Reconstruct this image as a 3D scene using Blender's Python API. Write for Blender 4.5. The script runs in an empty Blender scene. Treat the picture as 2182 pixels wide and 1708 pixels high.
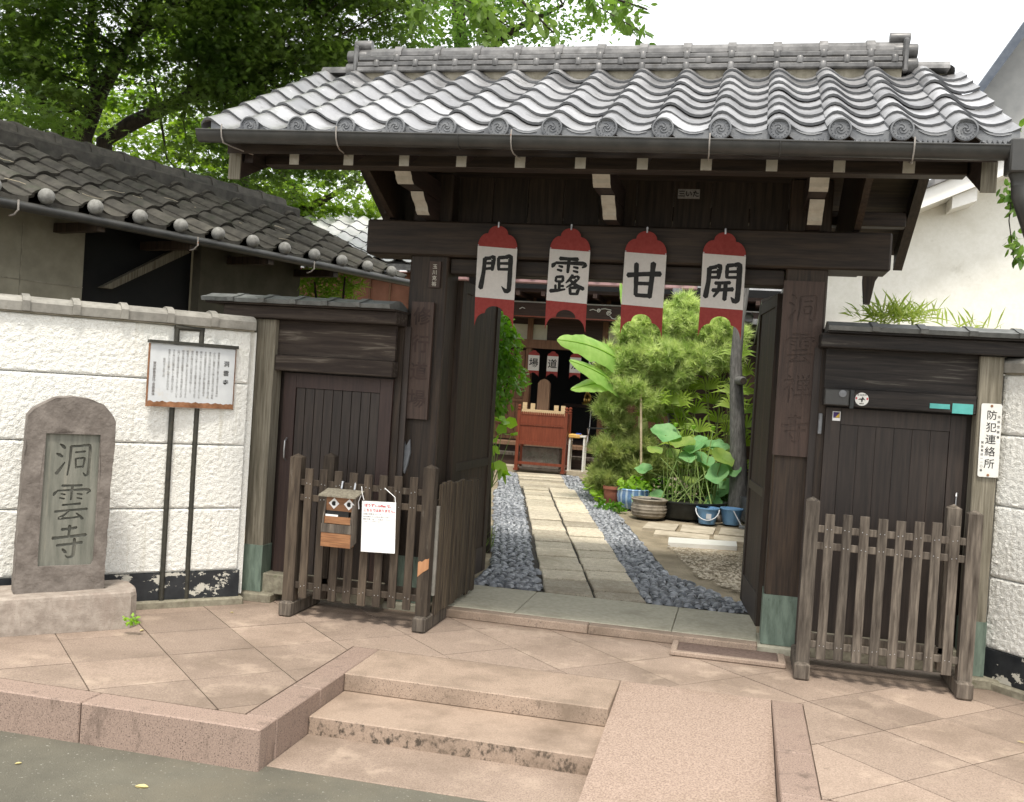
import bpy, bmesh, math, random
import numpy as np
from mathutils import Vector, Matrix, noise
from mathutils.geometry import delaunay_2d_cdt
random.seed(7); RNG = np.random.default_rng(7)
R = math.radians
scene = bpy.context.scene
# ------------------------------------------------------------------ camera
CAM_F = 2142.7 / 2182.0
yaw, pitch, roll = R(12.91), R(0.795), R(3.68)
fw = Vector((-math.sin(yaw) * math.cos(pitch), math.cos(yaw) * math.cos(pitch), -math.sin(pitch)))
r0 = fw.cross(Vector((0, 0, 1))).normalized(); u0 = r0.cross(fw)
rt = r0 * math.cos(roll) + u0 * math.sin(roll); up = -r0 * math.sin(roll) + u0 * math.cos(roll)
cd = bpy.data.cameras.new('camera'); cam = bpy.data.objects.new('camera', cd); scene.collection.objects.link(cam)
cd.sensor_width = 36.0; cd.lens = 36.0 * CAM_F; cd.clip_start = 0.05; cd.clip_end = 3000
M3 = Matrix((rt, up, -fw)).transposed(); cam.matrix_world = Matrix.Translation((0, 0, 1.6)) @ M3.to_4x4()
scene.camera = cam
# ------------------------------------------------------------------ sky and sun (hazy bright day)
SUN_EL, SUN_AZ = R(66), R(170)      # azimuth measured from +y towards +x; light comes from behind the camera
w = bpy.data.worlds.new('World'); scene.world = w; w.use_nodes = True
nt = w.node_tree; nt.nodes.clear()
sky = nt.nodes.new('ShaderNodeTexSky'); sky.sky_type = 'NISHITA'; sky.sun_disc = False
sky.sun_elevation = SUN_EL; sky.sun_rotation = SUN_AZ; sky.air_density = 1.0; sky.dust_density = 4.0; sky.ozone_density = 1.0
hz = nt.nodes.new('ShaderNodeMixRGB'); hz.inputs[0].default_value = 0.72; hz.inputs[2].default_value = (9.4, 9.4, 9.2, 1)   # thin white cloud all over
bg = nt.nodes.new('ShaderNodeBackground'); bg.inputs[1].default_value = 0.1
ow = nt.nodes.new('ShaderNodeOutputWorld')
nt.links.new(sky.outputs[0], hz.inputs[1]); nt.links.new(hz.outputs[0], bg.inputs[0]); nt.links.new(bg.outputs[0], ow.inputs[0])
sl = bpy.data.lights.new('sun', 'SUN'); sl.energy = 1.5; sl.angle = R(10); sl.color = (1.0, 0.95, 0.86)
so = bpy.data.objects.new('sun', sl); scene.collection.objects.link(so)
sd = Vector((math.sin(SUN_AZ) * math.cos(SUN_EL), math.cos(SUN_AZ) * math.cos(SUN_EL), math.sin(SUN_EL)))
so.rotation_euler = sd.to_track_quat('Z', 'Y').to_euler()
vs = scene.view_settings; vs.view_transform = 'Standard'; vs.look = 'None'; vs.gamma = 1; vs.exposure = 1.27; vs.use_curve_mapping = False
scene.cycles.max_bounces = 8; scene.cycles.diffuse_bounces = 4; scene.cycles.glossy_bounces = 3; scene.cycles.transmission_bounces = 4
scene.cycles.use_denoising = True
COL = scene.collection
# ------------------------------------------------------------------ helpers
ORG = {}
def link(o, parent=None):
    COL.objects.link(o)
    if parent is not None: o.parent = parent
    return o
def tag(o, label=None, cat=None, group=None, kind=None):
    if label: o['label'] = label
    if cat: o['category'] = cat
    if group: o['group'] = group
    if kind: o['kind'] = kind
    return o
def thing(name, loc, label, cat, group=None):
    o = bpy.data.objects.new(name, None); o.empty_display_size = 0.1; o.location = loc; COL.objects.link(o)
    ORG[o] = Vector(loc); return tag(o, label, cat, group)
def copy_tree(o, parent=None, off=None):
    c = o.copy(); COL.objects.link(c); c.parent = parent
    for ch in list(o.children): copy_tree(ch, c)
    return c
class MB:
    """collects shapes in world space (through an optional matrix) and builds ONE mesh object"""
    def __init__(s, T=None): s.v = []; s.f = []; s.m = []; s.sm = []; s.T = T
    def add(s, vs, fs, mi=0, sm=False):
        b = len(s.v)
        for p in vs:
            p = Vector(p); s.v.append(s.T @ p if s.T is not None else p)
        for f in fs: s.f.append([b + i for i in f]); s.m.append(mi); s.sm.append(sm)
        return s
    def box(s, x0, x1, y0, y1, z0, z1, mi=0, bev=0.0, M=None):
        if bev <= 0:
            vs = [(x, y, z) for z in (z0, z1) for y in (y0, y1) for x in (x0, x1)]
            fs = [(0, 2, 3, 1), (4, 5, 7, 6), (0, 1, 5, 4), (2, 6, 7, 3), (0, 4, 6, 2), (1, 3, 7, 5)]
        else:
            b = min(bev, (x1 - x0) * .45, (y1 - y0) * .45, (z1 - z0) * .45); vs = []; fs = []; idx = {}
            for i, z in enumerate((z0, z1)):
                for j, y in enumerate((y0, y1)):
                    for k, x in enumerate((x0, x1)):
                        sx, sy, sz = (b if k == 0 else -b), (b if j == 0 else -b), (b if i == 0 else -b)
                        for a, p in enumerate(((x, y + sy, z + sz), (x + sx, y, z + sz), (x + sx, y + sy, z))):
                            idx[(k, j, i, a)] = len(vs); vs.append(p)
            g = lambda k, j, i, a: idx[(k, j, i, a)]
            for k in (0, 1): q = [g(k, 0, 0, 0), g(k, 1, 0, 0), g(k, 1, 1, 0), g(k, 0, 1, 0)]; fs.append(q if k else q[::-1])
            for j in (0, 1): q = [g(0, j, 0, 1), g(1, j, 0, 1), g(1, j, 1, 1), g(0, j, 1, 1)]; fs.append(q[::-1] if j else q)
            for i in (0, 1): q = [g(0, 0, i, 2), g(1, 0, i, 2), g(1, 1, i, 2), g(0, 1, i, 2)]; fs.append(q if i else q[::-1])
            for j in (0, 1):
                for i in (0, 1): fs.append([g(0, j, i, 1), g(1, j, i, 1), g(1, j, i, 2), g(0, j, i, 2)])
            for k in (0, 1):
                for i in (0, 1): fs.append([g(k, 0, i, 0), g(k, 1, i, 0), g(k, 1, i, 2), g(k, 0, i, 2)])
            for k in (0, 1):
                for j in (0, 1): fs.append([g(k, j, 0, 0), g(k, j, 1, 0), g(k, j, 1, 1), g(k, j, 0, 1)])
            for k in (0, 1):
                for j in (0, 1):
                    for i in (0, 1): fs.append([g(k, j, i, 0), g(k, j, i, 1), g(k, j, i, 2)])
        if M is not None: vs = [M @ Vector(p) for p in vs]
        return s.add(vs, fs, mi)
    def prism(s, poly, fn, h0, h1, mi=0):
        """poly: 2D outline, fn(a,b,h) -> point; extruded from h0 to h1"""
        n = len(poly); vs = [fn(a, b, h0) for a, b in poly] + [fn(a, b, h1) for a, b in poly]
        fs = [list(range(n))[::-1], list(range(n, 2 * n))] + [(i, (i + 1) % n, n + (i + 1) % n, n + i) for i in range(n)]
        return s.add(vs, fs, mi)
    def tube(s, pts, rad, n=8, mi=0, cap=True, sm=True, flat=1.0):
        pts = [Vector(p) for p in pts]; m = len(pts)
        if not hasattr(rad, '__len__'): rad = [rad] * m
        vs = []; ref = None
        for i, p in enumerate(pts):
            d = (pts[min(i + 1, m - 1)] - pts[max(i - 1, 0)])
            if d.length < 1e-9: d = Vector((0, 0, 1))
            d.normalize()
            if ref is None: ref = d.orthogonal().normalized()
            ref = (ref - d * ref.dot(d));
            if ref.length < 1e-6: ref = d.orthogonal()
            ref.normalize(); b = d.cross(ref)
            for k in range(n):
                a = 2 * math.pi * k / n; vs.append(p + ref * math.cos(a) * rad[i] + b * math.sin(a) * rad[i] * flat)
        fs = [(i * n + k, i * n + (k + 1) % n, (i + 1) * n + (k + 1) % n, (i + 1) * n + k) for i in range(m - 1) for k in range(n)]
        s.add(vs, fs, mi, sm)
        if cap:
            b = len(s.v) - len(vs); s.f.append([b + k for k in range(n)][::-1]); s.f.append([b + (m - 1) * n + k for k in range(n)]); s.m += [mi, mi]; s.sm += [False, False]
        return s
    def lathe(s, prof, c, n=24, mi=0, axis='z', sm=True, wob=None):
        vs = []; fs = []
        for j, (r, h) in enumerate(prof):
            for k in range(n):
                a = 2 * math.pi * k / n; rr = r * (wob(a, h) if wob else 1)
                q = (rr * math.cos(a), rr * math.sin(a), h)
                if axis == 'y': q = (q[0], -q[2], q[1])
                if axis == 'x': q = (q[2], q[0], q[1])
                vs.append((c[0] + q[0], c[1] + q[1], c[2] + q[2]))
        for j in range(len(prof) - 1):
            for k in range(n): fs.append((j * n + k, j * n + (k + 1) % n, (j + 1) * n + (k + 1) % n, (j + 1) * n + k))
        return s.add(vs, fs, mi, sm)
    def mesh(s, name, mats, org=Vector((0, 0, 0))):
        me = bpy.data.meshes.new(name); me.from_pydata([p - org for p in s.v], [], s.f)
        for m in (mats if isinstance(mats, (list, tuple)) else [mats]): me.materials.append(m)
        me.polygons.foreach_set('material_index', s.m); me.polygons.foreach_set('use_smooth', s.sm); me.update()
        if any(s.sm) and hasattr(me, 'set_sharp_from_angle'): me.set_sharp_from_angle(angle=R(42))
        return me
    def build(s, name, mats, parent=None, loc=None):
        if parent is not None: org = ORG[parent]
        else: org = Vector(loc) if loc is not None else Vector((0, 0, 0))
        o = bpy.data.objects.new(name, s.mesh(name, mats, org)); link(o, parent); ORG[o] = org
        if parent is None: o.location = org
        return o
def piece(name, me, parent, M):
    """an object that shares mesh data, placed by world matrix M under parent"""
    o = bpy.data.objects.new(name, me); link(o, parent)
    o.matrix_local = Matrix.Translation(-ORG[parent]) @ M; ORG[o] = ORG[parent]; return o
def struct(o): o['kind'] = 'structure'; return o
def frame(origin, ang):
    """local x along ang (from world +x), local y = left normal (away from street for facade-like walls), z up"""
    return Matrix.Translation(origin) @ Matrix.Rotation(ang, 4, 'Z')
def npmesh(name, V, k, mats, parent=None, smooth=False, mi=None):
    """V: (N*k,3) array, consecutive k verts form one face"""
    n = len(V) // k; org = ORG[parent] if parent is not None else Vector((0, 0, 0))
    me = bpy.data.meshes.new(name); me.vertices.add(n * k); me.vertices.foreach_set('co', (V - np.array(org)).astype(np.float32).ravel())
    me.loops.add(n * k); me.loops.foreach_set('vertex_index', np.arange(n * k, dtype=np.int32))
    me.polygons.add(n); me.polygons.foreach_set('loop_start', np.arange(0, n * k, k, dtype=np.int32))
    for m in (mats if isinstance(mats, (list, tuple)) else [mats]): me.materials.append(m)
    if mi is not None: me.polygons.foreach_set('material_index', np.asarray(mi, dtype=np.int32))
    me.update(calc_edges=True); me.validate()
    o = bpy.data.objects.new(name, me); link(o, parent); ORG[o] = org
    if name in ('blades', 'needles', 'lower_needles', 'leaves', 'foliage', 'fronds'): o['kind'] = 'stuff'
    return o
def cdt_sheet(outline, holes=(), step=None):
    """triangulate outline (list of 2D) minus holes, with optional interior grid -> verts2d, faces"""
    vs = [Vector(p) for p in outline]; n0 = len(vs); fcs = [list(range(n0))]; ed = []
    for h in holes:
        b = len(vs); vs += [Vector(p) for p in h]; fcs.append(list(range(b, b + len(h))))
    if step:
        xs = [p[0] for p in outline]; ys = [p[1] for p in outline]
        x = min(xs) + step * .5
        while x < max(xs):
            y = min(ys) + step * .5
            while y < max(ys):
                if pip((x, y), outline) and not any(pip((x, y), h) for h in holes): vs.append(Vector((x, y)))
                y += step
            x += step
    r = delaunay_2d_cdt(vs, [], fcs, 0, 1e-6)
    V, F = r[0], r[2]; out = []
    for f in F:
        c = (sum(V[i][0] for i in f) / len(f), sum(V[i][1] for i in f) / len(f))
        if pip(c, outline) and not any(pip(c, h) for h in holes): out.append(list(f))
    return V, out
def pip(p, poly):
    x, y = p; c = False; j = len(poly) - 1
    for i in range(len(poly)):
        xi, yi = poly[i]; xj, yj = poly[j]
        if (yi > y) != (yj > y) and x < (xj - xi) * (y - yi) / (yj - yi) + xi: c = not c
        j = i
    return c
def clip(poly, a, b, c):
    """keep a*x+b*y<=c"""
    out = []
    for i in range(len(poly)):
        p, q = poly[i], poly[(i + 1) % len(poly)]; dp = a * p[0] + b * p[1] - c; dq = a * q[0] + b * q[1] - c
        if dp <= 0: out.append(p)
        if dp * dq < 0: t = dp / (dp - dq); out.append((p[0] + (q[0] - p[0]) * t, p[1] + (q[1] - p[1]) * t))
    return out
def area(poly): return .5 * abs(sum(poly[i][0] * poly[(i + 1) % len(poly)][1] - poly[(i + 1) % len(poly)][0] * poly[i][1] for i in range(len(poly))))
# ------------------------------------------------------------------ brush strokes: characters drawn on a 100 x 100 square
def stroke(pts, w, seed=0):
    """variable width brush stroke -> polygon outline"""
    rnd = random.Random(seed); P = [Vector(p) for p in pts]; Q = []
    if len(P) == 2: P = [P[0], (P[0] + P[1]) / 2, P[1]]
    ext = [P[0] * 2 - P[1]] + P + [P[-1] * 2 - P[-2]]
    for i in range(1, len(ext) - 2):
        for k in range(6):
            t = k / 6; a, b, c, d = ext[i - 1], ext[i], ext[i + 1], ext[i + 2]
            lin = b + (c - b) * t
            cr = .5 * ((2 * b) + (c - a) * t + (2 * a - 5 * b + 4 * c - d) * t * t + (3 * b - a - 3 * c + d) * t ** 3)
            Q.append(lin * .55 + cr * .45)
    Q.append(P[-1]); n = len(Q); L = []; Rr = []
    for i, p in enumerate(Q):
        d = Q[min(i + 1, n - 1)] - Q[max(i - 1, 0)]; d.normalize(); nn = Vector((-d[1], d[0])); t = i / (n - 1)
        x = t * (len(w) - 1); k = min(int(x), len(w) - 2); ww = (w[k] + (w[k + 1] - w[k]) * (x - k)) * .5 * (1 + rnd.uniform(-.05, .05))
        L.append(p + nn * ww); Rr.append(p - nn * ww)
    d = (Q[0] - Q[1]).normalized(); a = Q[0] + d * w[0] * .32; e = (Q[-1] - Q[-2]).normalized(); b = Q[-1] + e * w[-1] * .3
    return [tuple(p) for p in [a] + L + [b] + Rr[::-1]]
W1 = [11, 9, 9.5, 11.5]
def RAIN(x0, x1, y0, y1, w=8):
    f = lambda x, y: (x0 + (x1 - x0) * x, y0 + (y1 - y0) * y)
    return [([f(.22, .97), f(.5, .98), f(.76, 1.0)], [w, w * .8, w]), ([f(.1, .66), f(.03, .52), f(0, .38)], [w * .6, w * 1.2, w * .5]),
            ([f(.1, .68), f(.5, .72), f(.9, .76), f(.98, .66), f(.9, .5)], [w * .7, w * .8, w * 1.1, w * 1.2, w * .4]),
            ([f(.5, .98), f(.49, .6), f(.48, .12)], [w * .9, w * .95, w * .7]),
            ([f(.2, .5), f(.32, .45)], [w * .5, w * .7]), ([f(.16, .26), f(.3, .2)], [w * .5, w * .7]),
            ([f(.64, .5), f(.78, .46)], [w * .5, w * .7]), ([f(.64, .26), f(.78, .2)], [w * .5, w * .7])]
def TEMPLE():
    return [([(30, 86), (50, 88), (68, 91)], [8, 6.5, 8]), ([(50, 97), (50, 84), (48, 66)], [8, 7, 6]),
            ([(8, 62), (50, 66), (93, 70)], [9, 7, 10]), ([(20, 42), (50, 45), (84, 49)], [8, 6.5, 9]),
            ([(64, 60), (64, 35), (62, 12), (50, 8), (42, 14)], [8, 8.5, 8.5, 6, 2]), ([(34, 32), (40, 26), (44, 20)], [5, 8, 6])]
GLYPH = {
 '門': [([(17, 88), (15, 50), (8, 6)], [10, 9.5, 12]), ([(17, 88), (30, 90), (42, 93), (41, 75), (39, 58)], [9, 8, 11, 10, 8]), ([(20, 75), (38, 77)], [6, 7]), ([(19, 60), (38, 63)], [6, 7]),
        ([(56, 92), (57, 75), (58, 60)], [8, 8, 7]), ([(56, 93), (74, 96), (90, 98), (91, 60), (90, 8), (80, 4), (68, 16)], [8, 8, 12, 11, 11, 10, 1.5]), ([(60, 78), (86, 80)], [6, 7]), ([(60, 62), (86, 64)], [6, 7])],
 '甘': [([(6, 60), (50, 66), (95, 70)], [11, 9.5, 12]), ([(28, 92), (30, 50), (31, 9)], [11, 10.5, 9]), ([(74, 97), (72, 50), (69, 6)], [12, 11, 11]), ([(32, 40), (70, 42)], [8, 8]), ([(31, 9), (50, 9), (70, 10)], [9, 8.5, 9])],
 '開': [([(13, 84), (12, 50), (6, 8)], [11, 10, 12]), ([(13, 84), (27, 88), (40, 91), (39, 75), (38, 59)], [9, 8, 12, 11, 8]), ([(17, 74), (36, 76)], [6, 7]), ([(16, 60), (36, 62)], [6, 7]),
        ([(60, 94), (60, 78), (60, 62)], [8, 9, 7]), ([(60, 94), (78, 97), (92, 97), (93, 60), (91, 6), (82, 3), (74, 12)], [9, 8, 13, 12, 12, 11, 2]), ([(62, 78), (86, 80)], [6, 7]), ([(62, 63), (86, 65)], [6, 7]),
        ([(30, 46), (50, 48), (70, 50)], [8, 7, 8]), ([(24, 27), (50, 30), (78, 33)], [9, 7.5, 10]), ([(42, 46), (40, 28), (28, 10)], [9, 8, 5]), ([(58, 48), (58, 28), (57, 4)], [9, 9.5, 10])],
 '露': RAIN(4, 98, 55, 98, 9) + [([(18, 46), (17, 34)], [6, 6]), ([(18, 46), (36, 48), (37, 36)], [6, 7, 7]), ([(18, 34), (36, 35)], [5, 6]), ([(28, 34), (28, 10)], [7, 7]), ([(29, 22), (40, 23)], [5, 6]), ([(17, 24), (18, 10)], [6, 6]), ([(3, 7), (24, 10), (45, 15)], [9, 7, 4]),
        ([(64, 54), (56, 42), (46, 32)], [8, 7, 3]), ([(62, 48), (80, 50), (68, 34), (48, 20)], [6, 9, 7, 3]), ([(58, 40), (74, 28), (96, 20)], [6, 9, 9]), ([(58, 20), (60, 3)], [7, 7]), ([(58, 20), (82, 22), (78, 4)], [6, 8, 8]), ([(60, 4), (78, 5)], [6, 6])],
 '洞': [([(14, 92), (22, 86), (27, 80)], [4, 9, 6]), ([(6, 66), (14, 62), (22, 57)], [4, 9, 6]), ([(8, 10), (16, 22), (28, 42)], [9, 8, 3]), ([(42, 86), (41, 50), (36, 6)], [7, 6.5, 4]),
        ([(42, 86), (66, 88), (90, 90), (91, 50), (89, 10), (82, 6), (76, 14)], [7, 6, 8, 7.5, 7, 6, 2]), ([(54, 70), (66, 71), (79, 73)], [5, 5, 6]), ([(55, 52), (57, 26)], [5, 5]), ([(55, 52), (78, 54), (75, 28)], [5, 6.5, 5]), ([(57, 29), (75, 31)], [5, 5])],
 '雲': RAIN(4, 98, 50, 97, 7) + [([(28, 42), (50, 44), (74, 46)], [6, 5, 7]), ([(10, 24), (50, 28), (92, 31)], [7, 5.5, 8]), ([(46, 26), (34, 14), (20, 5), (50, 6), (74, 10)], [5, 6, 7, 5.5, 5]), ([(64, 20), (74, 12), (82, 3)], [3, 6, 8])],
 '寺': TEMPLE(),
 '禅': [([(20, 95), (26, 88)], [4, 7]), ([(6, 76), (22, 78), (36, 80), (24, 60), (6, 44)], [6, 5.5, 7, 5.5, 2]), ([(24, 58), (24, 30), (23, 4)], [6, 6, 5]), ([(30, 52), (38, 44)], [3, 6]), ([(48, 96), (52, 86)], [3, 6]), ([(64, 97), (67, 88)], [3, 6]), ([(86, 97), (78, 84)], [7, 3]),
        ([(50, 76), (51, 46)], [5, 5]), ([(50, 76), (86, 79), (84, 48)], [5, 7, 6]), ([(52, 62), (84, 64)], [4, 5]), ([(51, 47), (84, 49)], [4, 5]), ([(42, 28), (68, 31), (97, 33)], [6, 5, 7]), ([(68, 76), (68, 40), (67, 2)], [5, 6, 6])],
}
def glyph_polys(ch, x0, y0, size, sx=1.0, bold=1.0):
    return [[(x0 + px / 100 * size * sx, y0 + py / 100 * size) for px, py in stroke(p, [q * bold for q in wd], i)] for i, (p, wd) in enumerate(GLYPH[ch])]
def union_sheet(polys, outline=None):
    """CDT of many overlapping polygons (optionally inside an outline). -> verts, inside faces, outside faces"""
    vs = []; fcs = []; allp = ([outline] if outline else []) + polys
    for h in allp:
        b = len(vs); vs += [Vector(p) for p in h]; fcs.append(list(range(b, b + len(h))))
    r = delaunay_2d_cdt(vs, [], fcs, 0, 1e-6); V, F = r[0], r[2]; ins = []; outs = []
    for f in F:
        c = (sum(V[i][0] for i in f) / len(f), sum(V[i][1] for i in f) / len(f))
        if any(pip(c, h) for h in polys): ins.append(list(f))
        elif outline and pip(c, outline): outs.append(list(f))
    return V, ins, outs
def carve(mb, outline, polys, fn, depth, mi_out=0, mi_in=1):
    """carved lettering: fn(a,b,h) -> world, h>0 proud; letters pushed to -depth with side walls"""
    V, ins, outs = union_sheet(polys, outline)
    mb.add([fn(v[0], v[1], 0) for v in V], outs, mi_out); mb.add([fn(v[0], v[1], -depth) for v in V], ins, mi_in)
    cnt = {}
    for f in ins:
        for i in range(len(f)): e = (f[i], f[(i + 1) % len(f)]); cnt[e] = 1
    for (a, b) in list(cnt):
        if (b, a) not in cnt: mb.add([fn(V[a][0], V[a][1], 0), fn(V[b][0], V[b][1], 0), fn(V[b][0], V[b][1], -depth), fn(V[a][0], V[a][1], -depth)], [(0, 1, 2, 3)], mi_in)
def printed(mb, polys, fn, mi=0):
    V, ins, _ = union_sheet(polys); mb.add([fn(v[0], v[1]) for v in V], ins, mi)
def text_mb(mb, body, fn, size, bold=0.0, spacing=1.0, vertical=False, align='CENTER', mi=0, xs=1.0):
    """typeset text as flat faces; fn(a,b) -> world"""
    cu = bpy.data.curves.new('txt', 'FONT'); cu.body = '\n'.join(body) if vertical else body
    cu.size = size; cu.align_x = align; cu.offset = bold; cu.space_line = spacing; cu.resolution_u = 3
    ob = bpy.data.objects.new('txt', cu); COL.objects.link(ob)
    dg = bpy.context.evaluated_depsgraph_get(); dg.update(); me = bpy.data.meshes.new_from_object(ob.evaluated_get(dg))
    mb.add([fn(v.co.x * xs, v.co.y) for v in me.vertices], [list(p.vertices) for p in me.polygons], mi)
    bpy.data.objects.remove(ob); bpy.data.curves.remove(cu); bpy.data.meshes.remove(me)
# ------------------------------------------------------------------ materials
def mk(name, cols, scale=4.0, stretch=(1, 1, 1), rough=.8, bump=0.0, bscale=None, bdist=.01, rnd=0.0, spec=.4, metal=0.0, detail=6, dist=0.0,
       stain=None, speck=None, transl=0.0, rvar=0.0, hue=0.0, coat=0.0):
    """procedural principled material. cols: ramp of (pos,(r,g,b)); stain: (scale, color, low, high, stretch); speck: (scale, color, thresh)"""
    m = bpy.data.materials.new(name); m.use_nodes = True; t = m.node_tree; N = t.nodes.new; Lk = t.links.new
    bs = t.nodes['Principled BSDF']; geo = N('ShaderNodeNewGeometry'); mp = N('ShaderNodeMapping'); Lk(geo.outputs['Position'], mp.inputs[0]); mp.inputs['Scale'].default_value = stretch
    src = mp.outputs[0]
    oi = N('ShaderNodeObjectInfo')
    if rnd or hue:   # shift the pattern from piece to piece
        ad = N('ShaderNodeVectorMath'); ad.operation = 'ADD'; ml = N('ShaderNodeVectorMath'); ml.operation = 'SCALE'; cb = N('ShaderNodeCombineXYZ')
        for i in range(3): Lk(oi.outputs['Random'], cb.inputs[i])
        Lk(cb.outputs[0], ml.inputs[0]); ml.inputs['Scale'].default_value = 37.0; Lk(src, ad.inputs[0]); Lk(ml.outputs[0], ad.inputs[1]); src = ad.outputs[0]
    nz = N('ShaderNodeTexNoise'); nz.inputs['Scale'].default_value = scale; nz.inputs['Detail'].default_value = detail; nz.inputs['Roughness'].default_value = .62; nz.inputs['Distortion'].default_value = dist
    Lk(src, nz.inputs['Vector']); rp = N('ShaderNodeValToRGB'); Lk(nz.outputs[0], rp.inputs[0]); el = rp.color_ramp.elements
    while len(el) < len(cols): el.new(.5)
    for e, (p, c) in zip(el, cols): e.position = p; e.color = (*c, 1)
    col = rp.outputs[0]
    if speck:
        n2 = N('ShaderNodeTexNoise'); n2.inputs['Scale'].default_value = speck[0]; n2.inputs['Detail'].default_value = 2; Lk(geo.outputs['Position'], n2.inputs['Vector'])
        r2 = N('ShaderNodeMapRange'); r2.inputs[1].default_value = speck[2]; r2.inputs[2].default_value = speck[2] + .1; Lk(n2.outputs[0], r2.inputs[0])
        mx = N('ShaderNodeMixRGB'); Lk(r2.outputs[0], mx.inputs[0]); Lk(col, mx.inputs[1]); mx.inputs[2].default_value = (*speck[1], 1); col = mx.outputs[0]
    if stain:
        for st in (stain if isinstance(stain, list) else [stain]):
            m2 = N('ShaderNodeMapping'); Lk(geo.outputs['Position'], m2.inputs[0]); m2.inputs['Scale'].default_value = st[4] if len(st) > 4 else (1, 1, 1)
            n3 = N('ShaderNodeTexNoise'); n3.inputs['Scale'].default_value = st[0]; n3.inputs['Detail'].default_value = 7; n3.inputs['Roughness'].default_value = .68; Lk(m2.outputs[0], n3.inputs['Vector'])
            r3 = N('ShaderNodeMapRange'); r3.inputs[1].default_value = st[2]; r3.inputs[2].default_value = st[3]; Lk(n3.outputs[0], r3.inputs[0]); fac = r3.outputs[0]
            if len(st) > 5:   # only on upright faces
                sx = N('ShaderNodeSeparateXYZ'); Lk(geo.outputs['Normal'], sx.inputs[0]); ab = N('ShaderNodeMath'); ab.operation = 'ABSOLUTE'; Lk(sx.outputs[2], ab.inputs[0])
                iv = N('ShaderNodeMath'); iv.operation = 'SUBTRACT'; iv.inputs[0].default_value = 1; Lk(ab.outputs[0], iv.inputs[1]); mu = N('ShaderNodeMath'); mu.operation = 'MULTIPLY'; Lk(iv.outputs[0], mu.inputs[0]); Lk(fac, mu.inputs[1]); fac = mu.outputs[0]
            mx = N('ShaderNodeMixRGB'); Lk(fac, mx.inputs[0]); Lk(col, mx.inputs[1]); mx.inputs[2].default_value = (*st[1], 1); col = mx.outputs[0]
    if rnd or hue:
        hs = N('ShaderNodeHueSaturation'); Lk(col, hs.inputs['Color'])
        mr = N('ShaderNodeMapRange'); mr.inputs[3].default_value = 1 - rnd; mr.inputs[4].default_value = 1 + rnd; Lk(oi.outputs['Random'], mr.inputs[0]); Lk(mr.outputs[0], hs.inputs['Value'])
        col = hs.outputs[0]
    Lk(col, bs.inputs['Base Color'])
    bs.inputs['Roughness'].default_value = rough; bs.inputs['Specular IOR Level'].default_value = spec; bs.inputs['Metallic'].default_value = metal
    if coat: bs.inputs['Coat Weight'].default_value = coat
    if rvar:
        rr = N('ShaderNodeMapRange'); rr.inputs[3].default_value = max(rough - rvar, .05); rr.inputs[4].default_value = min(rough + rvar, 1); Lk(nz.outputs[0], rr.inputs[0]); Lk(rr.outputs[0], bs.inputs['Roughness'])
    if bump:
        bp = N('ShaderNodeBump'); bp.inputs['Strength'].default_value = bump; bp.inputs['Distance'].default_value = bdist
        if bscale:
            nb = N('ShaderNodeTexNoise'); nb.inputs['Scale'].default_value = bscale; nb.inputs['Detail'].default_value = 4; Lk(src, nb.inputs['Vector']); Lk(nb.outputs[0], bp.inputs['Height'])
        else: Lk(nz.outputs[0], bp.inputs['Height'])
        Lk(bp.outputs[0], bs.inputs['Normal'])
    if transl:
        tr = N('ShaderNodeBsdfTranslucent'); ms = N('ShaderNodeMixShader'); ms.inputs[0].default_value = transl; out = t.nodes['Material Output']
        bright = N('ShaderNodeHueSaturation'); bright.inputs['Value'].default_value = 1.5; bright.inputs['Saturation'].default_value = 1.1; Lk(col, bright.inputs['Color']); Lk(bright.outputs[0], tr.inputs[0])
        Lk(bs.outputs[0], ms.inputs[1]); Lk(tr.outputs[0], ms.inputs[2]); Lk(ms.outputs[0], out.inputs[0])
    return m
def two(a, b, lo=.35, hi=.65): return [(lo, a), (hi, b)]
M = {}

M['asphalt'] = mk('asphalt', two((.088, .083, .064), (.135, .126, .096)), 1.7, rough=.9, bump=.7, bscale=130, bdist=.008, speck=(75, (.36, .35, .3), .665), stain=(.9, (.15, .132, .095), .5, .75))
M['granite'] = mk('pink_granite', two((.245, .185, .143), (.36, .278, .22)), 110, rough=.78, bump=.25, bscale=300, bdist=.003, rnd=.15, detail=3, speck=(230, (.115, .075, .055), .6), stain=[(.8, (.155, .115, .084), .45, .7), (3.5, (.5, .395, .305), .54, .8), (14, (.13, .097, .073), .6, .78), (40, (.11, .082, .062), .66, .74)])
M['granite_kerb'] = mk('pink_granite_kerb', two((.235, .17, .135), (.325, .24, .194)), 120, rough=.72, rnd=.06, detail=3, bump=.2, bscale=300, bdist=.002, speck=(170, (.075, .052, .042), .58), stain=[(7, (.085, .062, .048), .56, .75, (1, 1, .5)), (1.5, (.30, .23, .18), .55, .8)])
M['granite_riser'] = mk('stained_granite', two((.28, .21, .158), (.38, .29, .222)), 120, rough=.75, rnd=.05, detail=3, bump=.2, bscale=300, bdist=.002, speck=(230, (.15, .1, .08), .64), stain=[(34, (.045, .036, .027), .5, .63, (1, .3, .75), True), (2, (.17, .125, .09), .45, .7)])
M['joint'] = mk('mortar_joint', two((.12, .09, .068), (.36, .29, .22), .42, .58), 1.6, rough=.95)
M['thr'] = mk('grey_threshold_stone', two((.36, .34, .26), (.46, .435, .34)), 30, rough=.75, bump=.15, bscale=180, bdist=.003, rnd=.05, stain=[(3, (.24, .22, .16), .52, .8)])
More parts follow.
